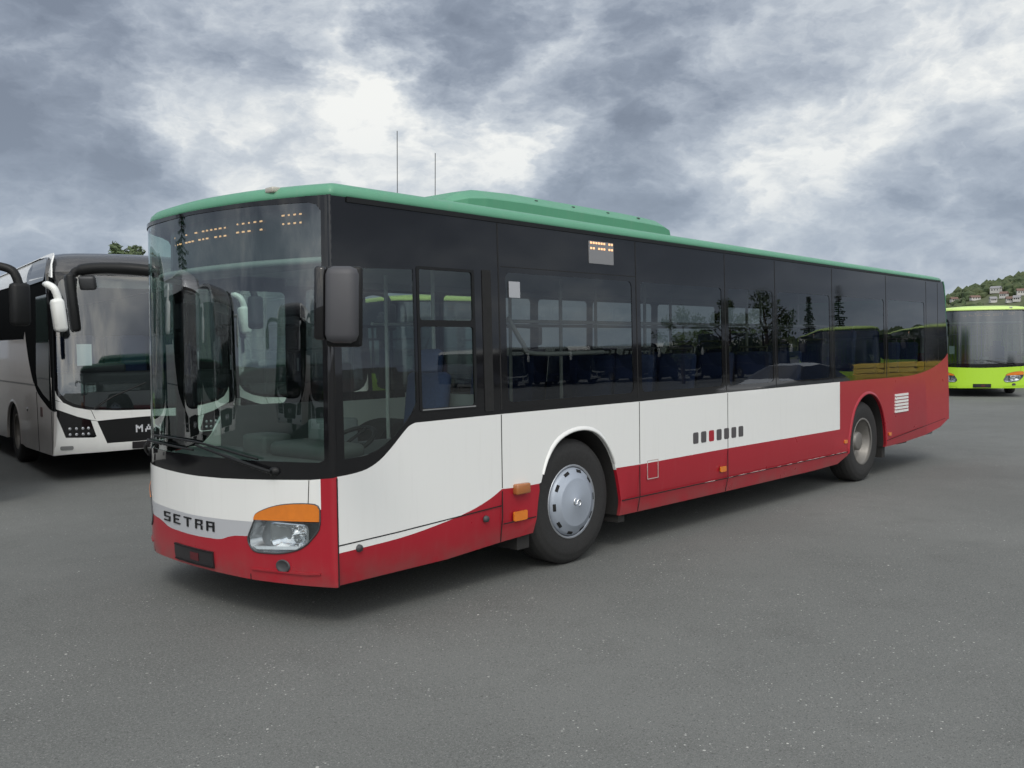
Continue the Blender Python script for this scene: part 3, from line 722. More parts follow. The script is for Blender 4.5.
    def dots(y0, y1, za, zb_, n, keep):
        for r_ in (za, zb_):
            for k in range(n):
                if random.random() < keep:
                    y = y0+(y1-y0)*k/(n-1); w_ = random.uniform(.006, .014); c0 = Vector(fm(y, r_, .162))
                    ld.box((c0.x-.004, y-w_, r_-.005), (c0.x+.002, y+w_, r_+.005))
    dots(.36, .50, 2.655, 2.60, 4, 1.); dots(.70, 1.00, 2.635, 2.58, 6, .8); dots(1.08, 1.86, 2.625, 2.57, 15, .8)
    ld.build('led_dots', LED, disp)
    ss = MB(); ss.box((3.14, .03, 2.46), (3.48, .05, 2.66)); 
    sdp = MB(); region(sdp, rrect(3.14, 2.46, 3.48, 2.645, .006), lambda x, z, d: lmap(x, z, d-.004), .004, smooth=False); sdp_o = sdp.build('side_display', mat('display_grey', (.21, .21, .215), .4), root)
    l2 = MB()
    for r_ in (2.585, 2.63):
        for k in range(9):
            if k in (2, 6) and random.random() < .5: continue
            x = 3.16+k*.036; l2.box((x, -.0065+sd(r_), r_-.008), (x+.022, -.0035+sd(r_), r_+.008))
    l2.build('led_dots', LED, sdp_o)
    if interior:
        smesh = None
        for x in (3.72, 4.45, 5.18, 6.0, 6.75, 7.5, 8.3, 9.05, 9.8, 10.5):
            for y in (.55, BW-.55):
                if y > 1 and 5.3 < x < 6.6: continue
                if smesh is None:
                    so_ = seat_mb().build('passenger_seat', [SEATB, SEATG], root); smesh = so_.data
                else:
                    so_ = bpy.data.objects.new('passenger_seat', smesh); COL.objects.link(so_); so_.parent = root
                so_.location = (x, y, .54 if x < 7.5 else (.78 if 8.0 < x < 9.5 else .62))
        gp = MB()
        for x, y in ((2.3, 1.0), (2.3, 1.6), (3.9, .95), (3.9, 1.6), (5.3, .95), (5.3, 1.6), (6.8, 1.6), (7.5, .95), (9.0, 1.0), (9.0, 1.55)): gp.tube([(x, y, .42), (x, y, 2.42)], .017, 8)
        for y in (.75, 1.8): gp.tube([(2.3, y, 2.0), (11., y, 2.0)], .016, 8)
        gp.tube(smooth_line([(2.62, .45, 2.02), (2.80, .45, 1.80), (2.95, .45, 1.72), (3.9, .45, 1.72)], 4), .02, 8)
        gp.build('grab_rail', POLE, root)
        st = MB(); region(st, rrect(2.156, 2.148, 2.279, 2.269, .004), lambda x, z, d: lmap(x, z, d-.0035), .003, smooth=False); st.build('sticker', CREAM, root)
    # ---- side details
    if P.get('bars'):
        for k in range(7):
            eb = MB(); x = 4.702+k*.1445; region(eb, rrect(x, .832+.000*k, x+.096, .940, .018), lambda x, z, d: lmap(x, z, d-.002), .003, smooth=False)
            eb.build('emblem_bar', RED if k == 2 else DECAL, root)
        fu = MB(); region(fu, rrect(3.935, .58, 4.11, .75, .006), lambda x, z, d: lmap(x, z, d-.0015), .003, [rrect(3.942, .587, 4.103, .743, .005)], smooth=False)
        fu.build('filler_flap', mat('flap_edge', (.45, .36, .34), .5), root)
        ve = MB()
        for k in range(6):
            z = .822+k*.044; region(ve, rrect(9.80, z, 10.275, z+.031, .004), lambda x, z, d: lmap(x, z, d-.008), .012, smooth=False)
        ve.build('vent_grille', WHITE, root)
        sc_ = MB()
        random.seed(5)
        for k in range(26):
            x = 4.9+random.random()*3.2; region(sc_, [(x, .4405), (x+random.uniform(.03, .2), .4395), (x+.1, .4445)], lambda x, z, d: lmap(x, z, d-.003), .003, smooth=False)
        sc_.build('skirt_scuff', mat('scuff_silver', (.6, .5, .48), .5), root)
        # roof AC drip / rear flap mark
    for x0, x1, z0, z1 in ((2.158, 2.31, .462, .535), (5.20, 5.31, .51, .565), (8.155, 8.235, .545, .59), (9.58, 9.66, .53, .575)):
        sm_ = MB(); region(sm_, rrect(x0, z0, x1, z1, .012), lambda x, z, d: lmap(x, z, d-.010), .012, smooth=False); sm_.build('side_marker', AMBER, root)
    ind = MB(); ind.box((2.16, -.045, .665), (2.315, .01, .745), bev=.012); ind.build('side_indicator', mat('smoked_amber', (.36, .13, .04), .25, coat=.4), root)
    for x, z in ((.69, .506), (1.861, .525)):
        fl_ = MB(); fl_.lathe([(.0, -.018), (.022, -.016), (.026, .004)], 14, M=Matrix.Translation((x, 0, z))); fl_.build('jacking_cap', DGREY, root)
    # ---- mirrors
    mi = empty('wing_mirror', (0, 0, 0)); mi.parent = root
    hb = MB(); ang = R(-51); cx, cy = -.005, -.725
    M = Matrix.Translation((cx+.02, cy-.03, 2.015)) @ Matrix.Rotation(ang, 4, 'Z') @ Matrix.Rotation(R(1.5), 4, 'Y')
    hb.box((-.088, -.055, -.205), (.088, .055, .20), M=M, bev=.045); hb.build('mirror_housing', mat('mirror_grey', (.060, .060, .066), .55, var=.05), mi)
    rim_ = MB(); rim_.box((-.098, .035, -.225), (.098, .075, .205), M=M, bev=.018); rim_.build('mirror_rim', BLACKP, mi)
    br = MB(); br.box((-.150, -.02, -.19), (-.086, .05, .20), M=M, bev=.018); br.build('mirror_bracket', BLACKG, mi)
    fa = MB(); fa.box((-.085, .076, -.205), (.085, .080, .19), M=M); fa.build('mirror_glass', CHROME, mi)
    ar = MB(); ar.tube(smooth_line([(.50, .0, 2.20), (.36, -.22, 2.215), (.18, -.50, 2.20), (.06, -.67, 2.16), (.045, -.69, 2.05)], 5), .024, 8); ar.build('mirror_arm', BLACKP, mi)
    # the far-side mirror hangs from a heavy forward arm
    m2 = empty('wing_mirror', (0, 0, 0)); m2.parent = root
    a2 = MB(); a2.tube(smooth_line([(.66, 2.46, 2.42), (.50, 2.60, 2.445), (.34, 2.77, 2.455), (.225, 2.89, 2.44), (.18, 2.925, 2.40), (.165, 2.93, 2.26), (.165, 2.93, 2.15)], 5), [.048]*8+[.046]*8+[.036]*15, 10); a2.build('mirror_arm', BLACKP, m2)
    h2 = MB(); M = Matrix.Translation((.165, 2.925, 2.17)) @ Matrix.Rotation(R(-16), 4, 'Z') @ Matrix.Rotation(R(-5), 4, 'Y'); h2.box((-.032, -.085, -.225), (.036, .085, .24), M=M, bev=.025); h2.build('mirror_housing', BLACKP, m2)
    k2 = MB(); M = Matrix.Translation((.262, 2.845, 2.345)) @ Matrix.Rotation(R(-45), 4, 'Z') @ Matrix.Rotation(R(20), 4, 'X'); k2.box((-.07, -.03, -.065), (.06, .03, .05), M=M, bev=.02); k2.build('kerb_mirror', DGREY, m2)
    return root

bus = city_bus('city_bus', (0, 0, 0), dict(upper=WHITE, lower=RED, roof=GREEN, strip=SILVER, text='SETRA', bars=True))
tag(bus, 'white and red city bus with green roof and dark tinted windows, nearest of all', 'bus')

# ------------------------------------------------------------------ lime bus in the right background (and its mates behind the camera)
swap = {WHITE: LIME, RED: LIME, GREEN: mat('pale_lime_paint', (.55, .74, .22), .4, var=.03), SILVER: LIME, WSG: glass('dark_windscreen', (.30, .36, .34), .15, .10)}
lb = copy_tree(bus, None, swap, ('passenger_seat', 'emblem_bar', 'filler_flap', 'skirt_scuff', 'sticker', 'vent_grille', 'lettering', 'antenna', 'air_conditioning_pod'))
lb.name = 'lime_bus'
def place_bus(o, cx, cy, ang):      # centre of the front at (cx, cy), the front facing direction ang
    th = ang-math.pi; o.rotation_euler = (0, 0, th)
    v = Matrix.Rotation(th, 3, 'Z') @ Vector((.3, BW/2, 0)); o.location = (cx-v.x, cy-v.y, 0)
to_cam = math.atan2(-4.8-4.3, -3.1-29.2)
place_bus(lb, 29.05, 4.44, to_cam+R(6))
tag(lb, 'lime green bus facing the camera at right, below the wooded hill', 'bus', 'lime green buses')
lw = MB(); lw.box((.50, 2.06, 1.36), (.507, 2.22, 1.62)); lwo = lw.build('paper_notice', PAPER, lb)
for (cx, cy, ang, lab) in ((37.5, -12.2, R(150), 'lime green bus mirrored small in the rear side windows, its roof left of the other'),
                           (41.5, -9.3, R(150), 'lime green bus mirrored at the far end of the side windows')):
    q = copy_tree(lb); place_bus(q, cx, cy, ang); tag(q, lab, 'bus', 'lime green buses')

# ------------------------------------------------------------------ touring coaches at left
def coach(loc, rz, label, dark_mirror=False, paint=TAUPE, cap=None):
    root = empty('touring_coach', loc, rz); tag(root, label, 'coach', 'touring coaches parked in a row'); WD = 2.5; L = 12.2
    def bul(a): return .14*(abs(a-1.25)/1.25)**4
    def cf(a, z, d):
        y = bul(a)+.105*max(0, z-1.2)+1.0*max(0, z-2.85)**2+.5*max(0, .55-z)**2*2+d
        k = .10*max(0, z-2.9)
        return (a-1.25, y, z)
    def cs_(b, z, d): return (-1.25+d+.025*max(0, z-1.4)+.9*max(0, z-2.85)**2, b, z)
    def cr_(b, z, d): return (1.25-d-.025*max(0, z-1.4)-.9*max(0, z-2.85)**2, b, z)
    def mk(nm, mt, polys, mp, th=.02, grid=None, holes=(), par=root, step=.12, mi=0):
        q = MB()
        for pz in polys: region(q, pz, mp, th, holes, step=step, grid=grid)
        return q.build(nm, mt, par)
    S = lambda pts: pts+[(2.5-a, z) for a, z in pts[::-1]]
    # front
    gl_low = S([(.06, 1.36), (.09, 1.24), (.16, 1.14), (.27, 1.075), (.50, 1.02), (.8, .995), (1.2, .985)])
    gl_top = S([(.10, 2.60), (.16, 2.78), (.30, 2.85), (.8, 2.87), (1.2, 2.875)])
    mk('windscreen_surround', BLACKG, [S([(.0, 1.45), (.03, 1.30), (.06, 1.2), (.13, 1.10), (.25, 1.035), (.5, .985), (.8, .965), (1.2, .955)])+S([(0., 2.86), (.05, 2.90), (.4, 2.91), (1.2, 2.92)])[::-1]], cf, .03, .1, [gl_low+gl_top[::-1]])
    pn = MB(); region(pn, gl_low+gl_top[::-1], lambda a, z, d: cf(a, z, d+.005), .001, step=.12, grid=.1, sheet=True)
    pn.build('windscreen', glass('coach_windscreen', (.62, .70, .68), .115, .03), root)
    W0 = S([(.0, 1.45), (.03, 1.30), (.06, 1.2), (.13, 1.10), (.25, 1.035), (.5, .985), (.8, .965), (1.2, .955)])
    lowW = S([(.0, 1.07), (.05, 1.01), (.30, .90), (.48, .845), (.55, .83), (.8, .845), (1.2, .86)])
    mk('front_panel', WHITE, [lowW+W0[::-1]], cf, .02, .1)
    # dark headlight swoosh, grille, bumper
    sw = [(0., 1.065), (.05, 1.005), (.30, .895), (.46, .84), (.53, .62), (.50, .605), (.15, .62), (.11, .75)]
    for f_ in (lambda a: a, lambda a: 2.5-a):
        hd = mk('headlight', BLACKG, [[(f_(a), z) for a, z in sw]], cf, .02)
        ll = MB()
        for a in (.20, .28, .36, .43):
            for z in (.655, .735):
                if a < .25 and z < .7: pass
                M = Matrix.Translation(cf(f_(a), z, -.004)); ll.lathe([(.0, -.003), (.014, -.004), (.019, .0)], 14, M=M)
        ll.build('headlight_lens', mat('led_lens_grey', (.45, .46, .48), .2, metal=.5), hd)
        fg = MB(); region(fg, rrect(min(f_(.08), f_(.24)), .445, max(f_(.08), f_(.24)), .50, .02), lambda a, z, d: cf(a, z, d-.003), .01); fg.build('fog_lamp', MGREY, root)
    mk('grille', BLACKP, [S([(.67, .515), (1.2, .52)])+S([(.55, .828), (.8, .843), (1.2, .858)])[::-1]], lambda a, z, d: cf(a, z, d+.012), .02, .1)
    bt = S([(0., 1.06), (.105, .75), (.148, .615), (.50, .60), (.53, .615), (.465, .84), (.545, .826), (.665, .51), (1.2, .515)])
    mk('bumper', WHITE, [S([(0., .37), (.2, .385), (1.2, .40)])+bt[::-1]], cf, .02, .1)
    le_ = empty('lettering', (0, 0, 0)); le_.parent = root
    for k, ch in enumerate('MaN'):
        lt = MB(); glyphs(lt, ch, lambda a, z, d: cf(a, z, d+.010), 1.055+.128*k, .640, .095, .105, .128, .008); lt.build('letter', mat('letter_silver', (.55, .56, .58), .35), le_)
    pl = MB(); region(pl, rrect(1.0, .41, 1.5, .51, .01), lambda a, z, d: cf(a, z, d-.012), .012); pl.build('number_plate', mat('plate_black', (.02, .018, .02), .35), root)
    crs = MB(); crs.tube([cf(a, z, -.001) for a, z in ((.03, 1.14), (.28, 1.03), (.47, .985), (.52, .86))], .004, 5); crs.build('panel_seam', DARK, root)
    wi = MB(); wi.tube([cf(a, z, -.03) for a, z in ((.5, 1.0), (.75, 1.16), (1.2, 1.34))], .010, 6); wi.build('wiper', BLACKP, root)
    # roof cap: dark dome over the windscreen, then white roof
    rc = MB(); rows = []
    prof = [(.0, 2.86), (.02, 2.90), (.05, 3.0), (.12, 3.10), (.28, 3.19), (.55, 3.24), (1.0, 3.265), (1.5, 3.27)]
    aa = [0, .015, .06, .14, .26, .45, .8, 1.25, 1.7, 2.05, 2.24, 2.36, 2.44, 2.485, 2.5]
    def edge(a): c = abs(a-1.25)/1.25; return .07*c**9+.03*c**2
    for dy, z in prof: rows.append([((a-1.25)*(1-.10*((z-2.86)/.41)**2), bul(a)+.176+dy*1.25+(.0 if z < 2.95 else 0), z-edge(a)*(z-2.84)/.43) for a in aa])
    n = len(aa); vs = [q for r_ in rows for q in r_]
    rc.add(vs, [(i*n+k, (i+1)*n+k, (i+1)*n+k+1, i*n+k+1) for i in range(len(rows)-1) for k in range(n-1)], 0, True)
    rc.build('roof_cap', cap or mat('grey_black_paint', (.040, .040, .042), .22, coat=.5), root)
    rr = MB(); ys_ = [1.45, 3., 6., 9., L]; vs = [((a-1.25)*.905, y, 3.27-edge(a)) for y in ys_ for a in aa]
    rr.add(vs, [(i*n+k, (i+1)*n+k, (i+1)*n+k+1, i*n+k+1) for i in range(len(ys_)-1) for k in range(n-1)], 0, True); rr.build('roof', WHITE, root)
    # sides
    ARC = smooth_line([(2.72, .36), (2.76, .60), (2.9, .82), (3.15, .95), (3.4, .985), (3.65, .95), (3.9, .82), (4.04, .60), (4.08, .36)], 4)
    ARB = [(x+5.9, z) for x, z in ARC]
    for mp, near in ((cs_, True), (cr_, False)):
        SWO = smooth_line([(.0, .985), (.3, 1.0), (.65, 1.07), (1.0, 1.15), (1.31, 1.25), (1.6, 1.42), (1.89, 1.68), (2.08, 1.92), (2.20, 2.12)], 3)
        low_ = [(.17, .37), (2.3, .33)]+ARC+[(5.5, .33)]+ARB+[(L, .36), (L, 1.30), (1.38, 1.30)]+[q for q in SWO[::-1] if q[1] < 1.28]
        mk('side_panel', paint, [low_[:1]+low_[1:]], mp, .03, step=.4)
        mk('upper_panel', paint, [[(1.42, 1.325), (L, 1.325), (L, 2.06), (2.30, 2.0)]+[q for q in SWO[::-1] if q[1] > 1.34]], mp, .03, step=.4)
        mk('side_glass', mat('coach_side_glass', (.012, .013, .014), .5, spec=.0), [SWO+[(2.32, 2.01), (L, 2.07), (L, 2.97), (.36, 2.84), (.17, 2.80)]], mp, .02, step=.4)
        mk('belt_groove', MGREY, [[(1.40, 1.301), (L, 1.301), (L, 1.324), (1.42, 1.324)]], mp, .012, step=.5)
        mk('roof_side', WHITE, [[(.12, 2.81), (.36, 2.845), (L, 2.975), (L, 3.20), (1.0, 3.195), (.55, 3.185), (.36, 3.13), (.24, 3.0)]], lambda b, z, d: mp(b, z, d-.004), .02, step=.3)
        if near:
            mk('corner_window', BLACKG, [rrect(.50, 2.80, 1.95, 3.13, .15)], lambda b, z, d: mp(b, z, d-.014), .008, step=.2)
            dr = MB()
            for x in (1.17,): dr.tube([mp(1.17, .36, -.001), mp(1.22, .8, -.001), mp(1.27, 1.22, -.001)], .006, 5)
            dr.tube([mp(.20, .40, -.001), mp(.20, .98, -.001)], .004, 5); dr.build('door_seam', DARK, root)
            dg = MB(); region(dg, [(.30, 1.12), (.75, 1.2), (1.15, 1.32), (1.25, 1.5), (1.25, 2.60), (.30, 2.60)], lambda b, z, d: mp(b, z, d-.004), .006); dg.build('door_window', mat('door_glass_dark', (.03, .045, .042), .06, spec=.8), root)
            ri = MB(); region(ri, rrect(.86, .87, 1.0, 1.01, .02), lambda b, z, d: mp(b, z, d-.006), .008); ri.build('door_handle', mat('handle_red_black', (.06, .012, .012), .4), root)
            fc = MB(); fc.lathe([(.0, -.012), (.028, -.01), (.03, .01)], 12, M=Matrix.Translation(mp(2.05, .93, 0)) @ Matrix.Rotation(R(-90), 4, 'Z')); fc.build('lock_cap', CHROME, root)
        for A in (ARC, ARB):
            lp = MB(); cx = sum(q[0] for q in A)/len(A)
            pth = [q for q in A]; off = lambda q, k: (q[0]+(q[0]-cx)*k, q[1]+(q[1]-.5)*k); secs = [(0., .02), (0., -.008), (.05, -.010), (.10, .001)]
            vs = [mp(*off(q, k), d) for q in pth for k, d in secs]; nn = 4
            lp.add(vs, [(i*nn+j, i*nn+j+1, (i+1)*nn+j+1, (i+1)*nn+j) for i in range(len(pth)-1) for j in range(3)], 0, True); lp.build('wheel_arch_lip', paint, root)
            wl = MB(); wv = [mp(q[0], q[1], d) for q in A for d in (.03, .7)]; wl.add(wv, [(2*i, 2*i+1, 2*i+3, 2*i+2) for i in range(len(A)-1)], 0, True)
            wl.add([mp(q[0], q[1], .7) for q in A], [list(range(len(A)))]); wl.build('wheel_well', UNDER, root)
    for y in (3.4, 9.3):
        for sx in (-1, 1):
            w = wheel(root, sx*1.21, y, -1, rimonly=True); w.rotation_euler = (0, 0, R(-90) if sx < 0 else R(90))
            for ch in w.children: ch.scale = (1, 1, 1)
    ubx = MB(); ubx.box((-1.18, .5, .40), (1.18, 2.6, .44)); ubx.box((-.5, 2.6, .40), (.5, 4.2, .44)); ubx.box((-1.18, 4.2, .40), (1.18, 8.5, .44)); ubx.box((-.5, 8.5, .40), (.5, 10.1, .44)); ubx.box((-1.18, 10.1, .40), (1.18, L, .44)); ubx.build('underbody', UNDER, root)
    rw = MB(); rw.box((-1.24, L-.03, .36), (1.24, L, 2.85)); rw.build('rear_wall', WHITE, root)
    # inside: dash, seats, ceiling
    ind = MB(); ind.box((-1.15, .34, .6), (1.15, .95, 1.50), bev=.06); ind.box((-.9, .40, 1.48), (-.2, .8, 1.62), bev=.04); ind.build('dashboard', mat('dash_dark', (.02, .02, .024), .6), root)
    sme = None
    for y in (1.9, 3.0, 4.0):
        for x in (-.95, -.48, .3, .76):
            if sme is None:
                se = MB(); se.box((-.2, 0, 1.0), (.2, .14, 2.05), bev=.05); se.box((-.2, -.42, 1.0), (.2, .02, 1.14), bev=.04); sq = se.build('passenger_seat', SEATB, root); sme = sq.data
            else: sq = bpy.data.objects.new('passenger_seat', sme); COL.objects.link(sq); sq.parent = root
            sq.location = (x, y, 0)
    cl = MB(); cl.box((-1.15, .6, 2.88), (1.15, L-.1, 2.92)); cl.build('ceiling_lining', INTL, root)
    vi = MB(); vi.box((-1.0, .36, 2.70), (1.0, .39, 2.86)); vi.build('sun_visor', MGREY, root)
    if not dark_mirror:
        ps = MB(); ps.box((-.905, .20, 1.60), (-.71, .206, 1.90)); ps.build('paper_notice', PAPER, root)
    # mirrors
    for s in (-1, 1):
        mm = empty('wing_mirror', (0, 0, 0)); mm.parent = root
        mt = BLACKP if (dark_mirror and s > 0) or (not dark_mirror and s > 0) else mat('mirror_white', (.80, .81, .78), .3, coat=.3)
        if mt is BLACKP:
            a_ = MB(); a_.tube(smooth_line([(1.15, .16, 2.76), (1.30, .0, 2.80), (1.48, -.12, 2.74), (1.54, -.16, 2.58)], 5), .05, 10); a_.build('mirror_arm', mt, mm)
            h = MB(); M = Matrix.Translation((1.55, -.14, 2.36)) @ Matrix.Rotation(R(15), 4, 'Z'); h.box((-.115, -.09, -.26), (.10, .07, .24), M=M, bev=.05); h.build('mirror_housing', mt, mm)
        else:
            a_ = MB(); a_.tube(smooth_line([(-1.22, .20, 2.69), (-1.30, .08, 2.71), (-1.30, -.06, 2.70), (-1.235, -.16, 2.64), (-1.19, -.18, 2.50), (-1.19, -.18, 2.44)], 5), [.035]*10+[.05]*16, 10); a_.build('mirror_arm', mt, mm)
            h = MB(); M = Matrix.Translation((-1.19, -.16, 2.30)) @ Matrix.Rotation(R(-6), 4, 'Y'); h.box((-.085, -.11, -.24), (.085, .06, .21), M=M, bev=.05); h.build('mirror_housing', mt, mm)
    return root
th = math.atan2(.20, .98)
def coach_at(cx, cy): return (cx+1.25*math.cos(th), cy-1.25*math.sin(th), 0)
coach(coach_at(2.21, 8.45), -th, 'taupe and white touring coach behind the city bus, paper notice in its windscreen')
coach((1.07-1.25*math.cos(th)-.11, 7.05+1.25*math.sin(th), 0), -th, 'touring coach cut by the left photo edge, only its black mirror showing', True)
coach((-4.6, 9.3, 0), -th+R(2), 'white touring coach mirrored in the middle of the windscreen', False, WHITE, SILVER)
coach((-8.4, 9.8, 0), -th, 'taupe touring coach mirrored in the right half of the windscreen', False)

q = copy_tree(lb); place_bus(q, 10.4, 9.2, R(-103)); tag(q, 'lime green bus behind the city bus, glimpsed through its side windows', 'bus', 'lime green buses')
ch4 = coach((6.75, 9.0, 0), -th, 'added touring coach behind the city bus, darkening the view through its windscreen', True)  # added to block the bright sky in the sightline through the windscreen
coach((-13.5, 2.6, 0), R(93), 'added white touring coach, out of view, for a pale reflection at the right rim of the windscreen', True, WHITE, SILVER)  # unseen, added so its white front reflects in the right of the windscreen
coach((-14.6, 6.6, 0), R(93), 'added taupe touring coach, out of view, reflected beside the white one near the right windscreen rim', False)  # also added out of view, to fill the windscreen reflection
NAVY = mat('navy_paint', (.018, .025, .06), .3, coat=.4, var=.03)
for k in range(7):
    q = copy_tree(ch4, None, {TAUPE: NAVY, **({WHITE: NAVY} if k % 2 else {})}, ('passenger_seat', 'ceiling_lining', 'sun_visor', 'dashboard')); p_ = CAM+(F_+R2*((515+k*44)-512)/FPX)*(78+1.5*(k % 3))
    q.location = (p_[0], -p_[1], 0); q.rotation_euler = (0, 0, R(198)); tag(q, 'dark blue coach in the far row mirrored in the side windows', 'coach', 'dark coaches mirrored in a row')
# ------------------------------------------------------------------ trees
LEAF = mat('leaf_green', (.055, .085, .026), .6, var=.55, scale=1.2)
NEEDLE = mat('needle_green', (.022, .036, .020), .7, var=.5, scale=1.5)
BARK = mat('bark', (.07, .055, .04), .9, var=.3, bump=.4, bscale=20)
def leafy(name, loc, h, r, label, seed, n=2600, group='trees behind the parked vehicles'):
    rnd = random.Random(seed); root = empty(name, loc); tag(root, label, 'tree', group)
    t = MB(); t.tube([(0, 0, 0), (.05, 0, h*.3), (.0, .08, h*.6), (.1, .0, h*.85)], [h*.03, h*.022, h*.014, h*.005], 8)
    limbs = []
    for k in range(9):
        a = rnd.uniform(0, 6.28); z0 = h*rnd.uniform(.28, .6); tip = (r*.75*math.cos(a), r*.75*math.sin(a), z0+h*rnd.uniform(.12, .3)); limbs.append(tip)
        t.tube([(0, 0, z0), (tip[0]*.5, tip[1]*.5, z0+.4*(tip[2]-z0)), tip], [h*.012, h*.008, h*.003], 6)
    t.build('trunk', BARK, root)
    c = MB(); cl = []
    for k in range(34):
        a = rnd.uniform(0, 6.28); zz = rnd.uniform(-.9, 1.); rr = r*math.sqrt(max(0, 1-zz*zz))*rnd.uniform(.45, 1.)
        cl.append((rr*math.cos(a), rr*math.sin(a), h*.66+zz*h*.32, r*rnd.uniform(.18, .36)))
    for k in range(n):
        cx, cy, cz, cr_ = rnd.choice(cl); v = Vector((rnd.gauss(0, 1), rnd.gauss(0, 1), rnd.gauss(0, .8))).normalized()*cr_*rnd.uniform(.4, 1.)
        p_ = Vector((cx, cy, cz))+v; s = h*rnd.uniform(.010, .022)
        a = Vector((rnd.gauss(0, 1), rnd.gauss(0, 1), rnd.gauss(0, 1))).normalized(); b = a.orthogonal().normalized()
        c.add([p_-a*s, p_+b*s*.6, p_+a*s, p_-b*s*.6], [(0, 1, 2, 3)])
    c.build('crown', LEAF, root); return root
def spruce(loc, h, r, label, seed, group='trees behind the parked vehicles'):
    rnd = random.Random(seed); root = empty('spruce_tree', loc); tag(root, label, 'tree', group)
    t = MB(); t.tube([(0, 0, 0), (0, 0, h*.5), (0, 0, h*.98)], [h*.018, h*.012, h*.002], 8); t.build('trunk', BARK, root)
    c = MB(); z = h*.10
    while z < h*.99:
        f = 1-z/h; L_ = r*(f**.85)*rnd.uniform(.75, 1.15)+.05; nb = max(4, int(9*f+4))
        for k in range(nb):
            a = rnd.uniform(0, 6.28); Lk = L_*rnd.uniform(.6, 1.1); d = Vector((math.cos(a), math.sin(a), 0)); sdv = Vector((-d.y, d.x, 0))
            ns = max(3, int(Lk/.16))
            for j in range(1, ns+1):
                t_ = j/ns; p_ = d*Lk*t_+Vector((0, 0, z-.28*Lk*t_+.12*Lk*t_*t_))
                for sg in (-1, 1):
                    q = p_+sdv*sg*(.10+.22*Lk*(1-t_*.8))*rnd.uniform(.6, 1.1)-Vector((0, 0, rnd.uniform(.03, .14))); w_ = d*.07
                    c.add([p_-w_, p_+w_, q+w_*.6, q-w_*.6], [(0, 1, 2, 3)])
        z += h*.022
    c.build('crown', NEEDLE, root); return root
def pix(u, v, D): return CAM+(F_*1+R2*(u-512)/FPX+U2*(384-v)/FPX)*D
for i, (u, v, D, lab) in enumerate(((118, 243, 58, 'leafy treetop peeking over the coach roof, the left one of two'), (139, 241, 60, 'leafy treetop peeking over the coach roof, right one beside the city bus'))):
    q = pix(u, v, D); leafy('leafy_tree', (q[0], q[1], 0), q[2]-.05, 1.65+.2*i, lab, 20+i, 6500)
for i, (x, y, h, r) in enumerate(((62., -29., 6.4, 2.6), (59.5, -30.5, 6.0, 2.2), (57., -33., 5.2, 2.0))):
    leafy('leafy_tree', (x, y, 0), h, r, ('broad leafy tree mirrored dark in the rear half of the side windows', 'leafy tree mirrored next to the broad one in the side windows', 'lowest leafy tree mirrored in the side windows')[i], 40+i, 2200)
spruce((66., -25., 0), 7.0, 1.3, 'small spruce mirrored dark in the rear side windows', 4)
spruce((63.5, -26.2, 0), 6.2, 1.1, 'shorter spruce mirrored beside the small one in the side windows', 9)
spruce((-11.5, 27.0, 0), 11.0, 3.4, 'tall spruce mirrored in the left part of the windscreen', 5)

# ------------------------------------------------------------------ what the side windows mirror: a car, a crate stack, vans
def car(loc, rz, label):
    root = empty('parked_car', loc, rz); tag(root, label, 'car'); SP = mat('car_silver', (.72, .73, .74), .3, metal=.1, coat=.4)
    cs = []      # sections along the length: x, half width, sill, belt, roof
    for x, w_, zl, zbelt, zt in ((-2.15, .70, .45, .62, .62), (-2.0, .82, .28, .74, .74), (-1.2, .88, .22, .88, .90), (-.75, .89, .22, .92, 1.05), (-.1, .89, .22, .94, 1.40), (.6, .89, .22, .95, 1.45), (1.3, .89, .22, .97, 1.36), (1.8, .87, .25, .96, 1.06), (2.05, .80, .32, .92, .94), (2.15, .72, .45, .80, .80)):
        ti = .16 if zt-zbelt > .2 else .04
        cs.append([(x, -w_*.95, zl), (x, -w_, (zl+zbelt)/2), (x, -w_+.02, zbelt), (x, -w_+.02+ti, zt-.05), (x, -w_+.2+ti, zt), (x, w_-.2-ti, zt), (x, w_-.02-ti, zt-.05), (x, w_-.02, zbelt), (x, w_, (zl+zbelt)/2), (x, w_*.95, zl)])
    b = MB(); gz = MB()
    for i in range(len(cs)-1):
        for k in range(9):
            isg = k in (2, 6) and 3 <= i <= 6 or (k in (3, 4, 5) and i in (3, 7) )
            (gz if isg else b).add([cs[i][k], cs[i+1][k], cs[i+1][k+1], cs[i][k+1]], [(0, 1, 2, 3)], 0, True)
    b.add(cs[0], [list(range(10))]); b.add(cs[-1], [list(range(10))[::-1]]); b.build('body', SP, root); gz.build('window_glass', BLACKG, root)
    for x in (-1.3, 1.3):
        for s in (-1, 1):
            w = MB(); M = Matrix.Translation((x, s*.80, .32)) @ (Matrix.Rotation(math.pi, 4, 'Z') if s > 0 else Matrix.Identity(4))
            w.lathe([(.0, -.09), (.20, -.085), (.22, -.10), (.30, -.10), (.32, -.08), (.32, .1)], 28, M=M); w.build('wheel', RUBBER, root)
    for s in (-.6, .6):
        h = MB(); h.box((-2.14, s-.14, .60), (-2.02, s+.14, .70), bev=.03); h.build('headlight', CHROME, root)
    return root
def mirrored(u, v, D):
    q = pix(u, v, D); return (q[0], -q[1], 0)
car(mirrored(785, 375, 27), R(8), 'silver hatchback mirrored low in the side windows')
